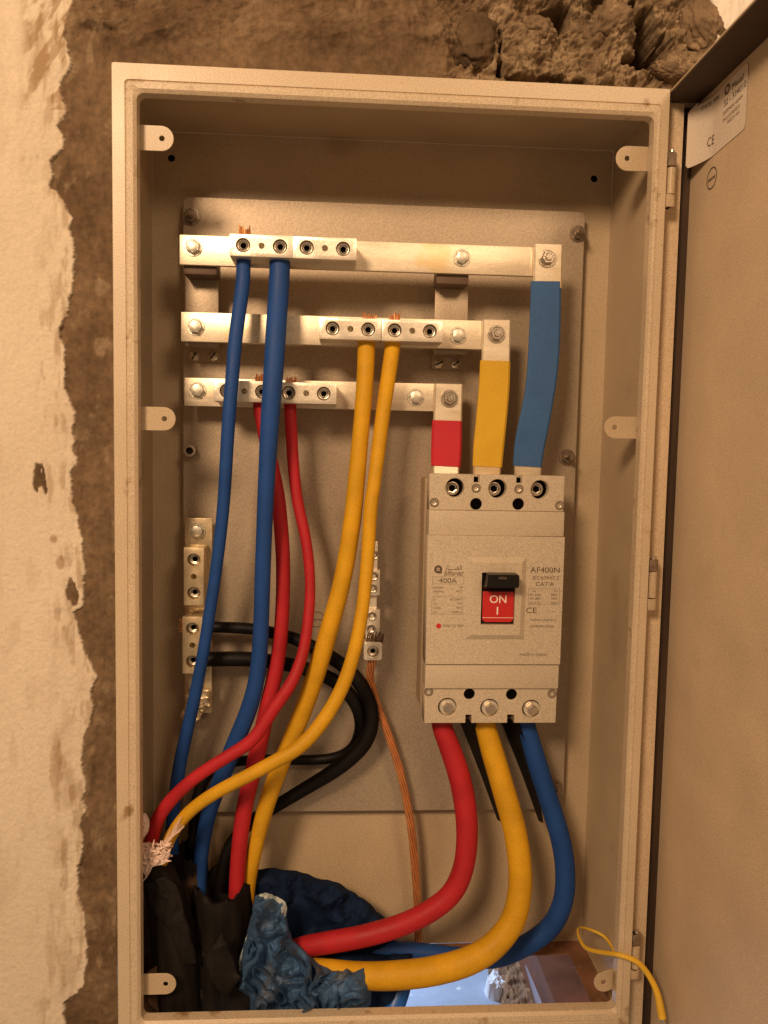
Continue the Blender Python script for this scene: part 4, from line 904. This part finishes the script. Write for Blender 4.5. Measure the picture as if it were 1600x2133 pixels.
ds = thing('dark_plastic_sheet', 'crumpled dark plastic sheet filling the lower left corner', 'plastic sheet', P(430, 2100, .07))
scrap([(400, 1985), (440, 1955), (500, 1990), (525, 2080), (525, 2180), (300, 2180), (330, 2080), (380, 2030)], .062, SHEATH, ds, 'sheet', amp=.006, fold=44, seed=6, bulge=.006)
scrap([(300, 1842), (345, 1826), (372, 1850), (392, 1930), (412, 2010), (380, 2010), (352, 1940), (318, 1900)], .040, SHEATH, ds, 'torn_flap', amp=.004, fold=34, seed=14, bulge=.004)
scrap([(425, 2000), (462, 1942), (478, 1975), (500, 2040), (470, 2080), (440, 2040)], .034, SHEATH, ds, 'torn_flap', amp=.004, fold=34, seed=15, bulge=.004)
cl = thing('crumpled_cloth', 'crumpled blue cloth bundle stuffed round the cable ends at bottom centre', 'cloth', P(620, 2120, .05))
scrap([(530, 1866), (560, 1860), (592, 1876), (600, 1900), (598, 1930), (612, 1960), (640, 1985), (668, 2008), (700, 2012), (764, 2010), (776, 2052), (772, 2092), (742, 2112), (700, 2126), (690, 2160), (524, 2160), (520, 2075), (494, 2066), (502, 1995), (518, 1930), (526, 1890)], .060, CLOTH, cl, 'front_fold', amp=.024, fold=19, bulge=.022, seed=11, step=1.6)
scrap([(700, 2030), (764, 2010), (776, 2052), (772, 2090), (744, 2110), (690, 2122), (640, 2110), (640, 2060), (668, 2030)], .046, CLOTH, cl, 'knotted_fold', amp=.014, fold=20, bulge=.016, seed=31, step=1.6)
scrap([(538, 1864), (560, 1860), (592, 1876), (601, 1896), (594, 1910), (584, 1906), (588, 1894), (574, 1892), (560, 1878), (544, 1872)], .050, PLASTER_RAG, cl, 'pale_edge', amp=.004, fold=12, seed=4, step=1.6)
scrap([(519, 1935), (528, 1950), (532, 1970), (520, 2000), (508, 2010), (503, 2035), (500, 2066), (494, 2068), (500, 1995)], .058, PLASTER_RAG, cl, 'pale_edge', amp=.003, fold=12, seed=9, step=1.6)
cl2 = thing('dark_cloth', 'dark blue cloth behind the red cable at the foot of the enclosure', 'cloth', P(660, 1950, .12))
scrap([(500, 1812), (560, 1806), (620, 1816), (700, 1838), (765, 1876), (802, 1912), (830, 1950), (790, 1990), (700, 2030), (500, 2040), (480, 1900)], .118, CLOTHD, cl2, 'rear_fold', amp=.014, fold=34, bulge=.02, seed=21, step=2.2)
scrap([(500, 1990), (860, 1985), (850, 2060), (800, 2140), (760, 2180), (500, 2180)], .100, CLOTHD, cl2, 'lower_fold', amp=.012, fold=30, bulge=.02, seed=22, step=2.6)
bp_ = thing('blue_pipe', 'bright blue plastic pipe end below the yellow cable', 'pipe', P(820, 2100, .10))
part('tube_wall', tube(cab([(842, 2030, .10, 40), (832, 2070, .09, 44), (815, 2110, .08, 48), (800, 2180, .07, 52)]), 22, 6), PIPE, bp_)

# ================================================================== BELOW THE OPENING
gz = -.42
def simple_grid(x0, x1, y0, y1, z, step, amp, seed):
    X, Y = np.meshgrid(np.arange(x0, x1 + step, step), np.arange(y0, y1 + step, step)); Z = z + amp * (fbm(X * 30 + seed, Y * 30, 5) - .5)
    return grid_mesh(X, Y, Z)
GROUND = mat('pale_cement_floor', (.36, .42, .50), .8, var=.15, vscale=10, bump=.6, bscale=90, stain=(.75, .75, .75), stain_amt=.1, stain_scale=60)
RUSTD = mat('dark_rusty_steel', (.20, .075, .035), .6, var=.4, vscale=14)
SAND = mat('cement_rubble', (.30, .165, .08), .95, var=.5, vscale=60, bump=1, bscale=200)
part('floor', simple_grid(-2.5, 3, -3, 1.2, gz, .03, .004, 1), GROUND, None, kind='structure')
x = PZ(900, 2060, gz)
g1 = PZ(1012, 2030, gz); g2 = PZ(1118, 2030, gz); g3 = PZ(1030, 2125, gz); g4 = PZ(1030, 1960, gz)
def mound(x0, x1, y0, y1, z, hgt, m, name, seed, cat, label):
    X, Y = np.meshgrid(np.linspace(x0, x1, 120), np.linspace(y0, y1, 120)); u = (X - x0) / (x1 - x0); v = (Y - y0) / (y1 - y0)
    d = .5 - (np.abs(u - .5) ** 2.6 + np.abs(v - .5) ** 2.6) ** (1 / 2.6); n_ = fbm(X * 60 + seed, Y * 60, 5); n2 = fbm(X * 14 + seed, Y * 14, 3)
    Z = z - .006 + hgt * sstep(.0, .10, d - .06 + .22 * (n2 - .5) + .12 * (n_ - .5)) * (.6 + .7 * n_)
    o = part(name, grid_mesh(X, Y, Z), m, None); tag(o, label, cat); return o
mound(g1.x, g2.x + .03, g3.y - .10, g4.y + .1, gz, .03, SAND, 'rubble_heap', 4, 'rubble', 'brown rubble heap on the floor seen through the enclosure opening')
WHITEW = mat('white_cement', (.8, .8, .8), .9, var=.1)
q1 = PZ(1032, 2034, gz + .03); o = mound(q1.x - .022, q1.x + .024, q1.y - .03, q1.y + .03, gz + .002, .03, WHITEW, 'cement_lump', 9, 'cement', 'white cement lump beside the rubble heap'); 
p1 = PZ(1122, 2050, gz + .05); yy = p1.y
o = part('grey_conduit', tube([(p1.x + .03, yy + .5, gz + .05, .016), (p1.x, yy, gz + .05, .016), (p1.x - .02, yy - .35, gz + .05, .016)], 20, 4), mat('grey_lilac_pvc', (.30, .25, .27), .5)); tag(o, 'pale lilac grey conduit lying below the opening beside the rubble', 'conduit')
p2 = PZ(1140, 2050, gz + .12)
o = part('rusty_box', bxm(p2.x, p2.x + .30, p2.y - .35, p2.y + .6, gz, gz + .12, .004), RUSTD); tag(o, 'rusty steel box on the floor below the right corner', 'box')
lamp('added_cool_floor_light', (-.1, 1.1, .25), (.27, .8, gz), .3, 4.6, (.50, .68, 1.0), spread=70)  # unseen area light added to put cool daylight on the floor patch
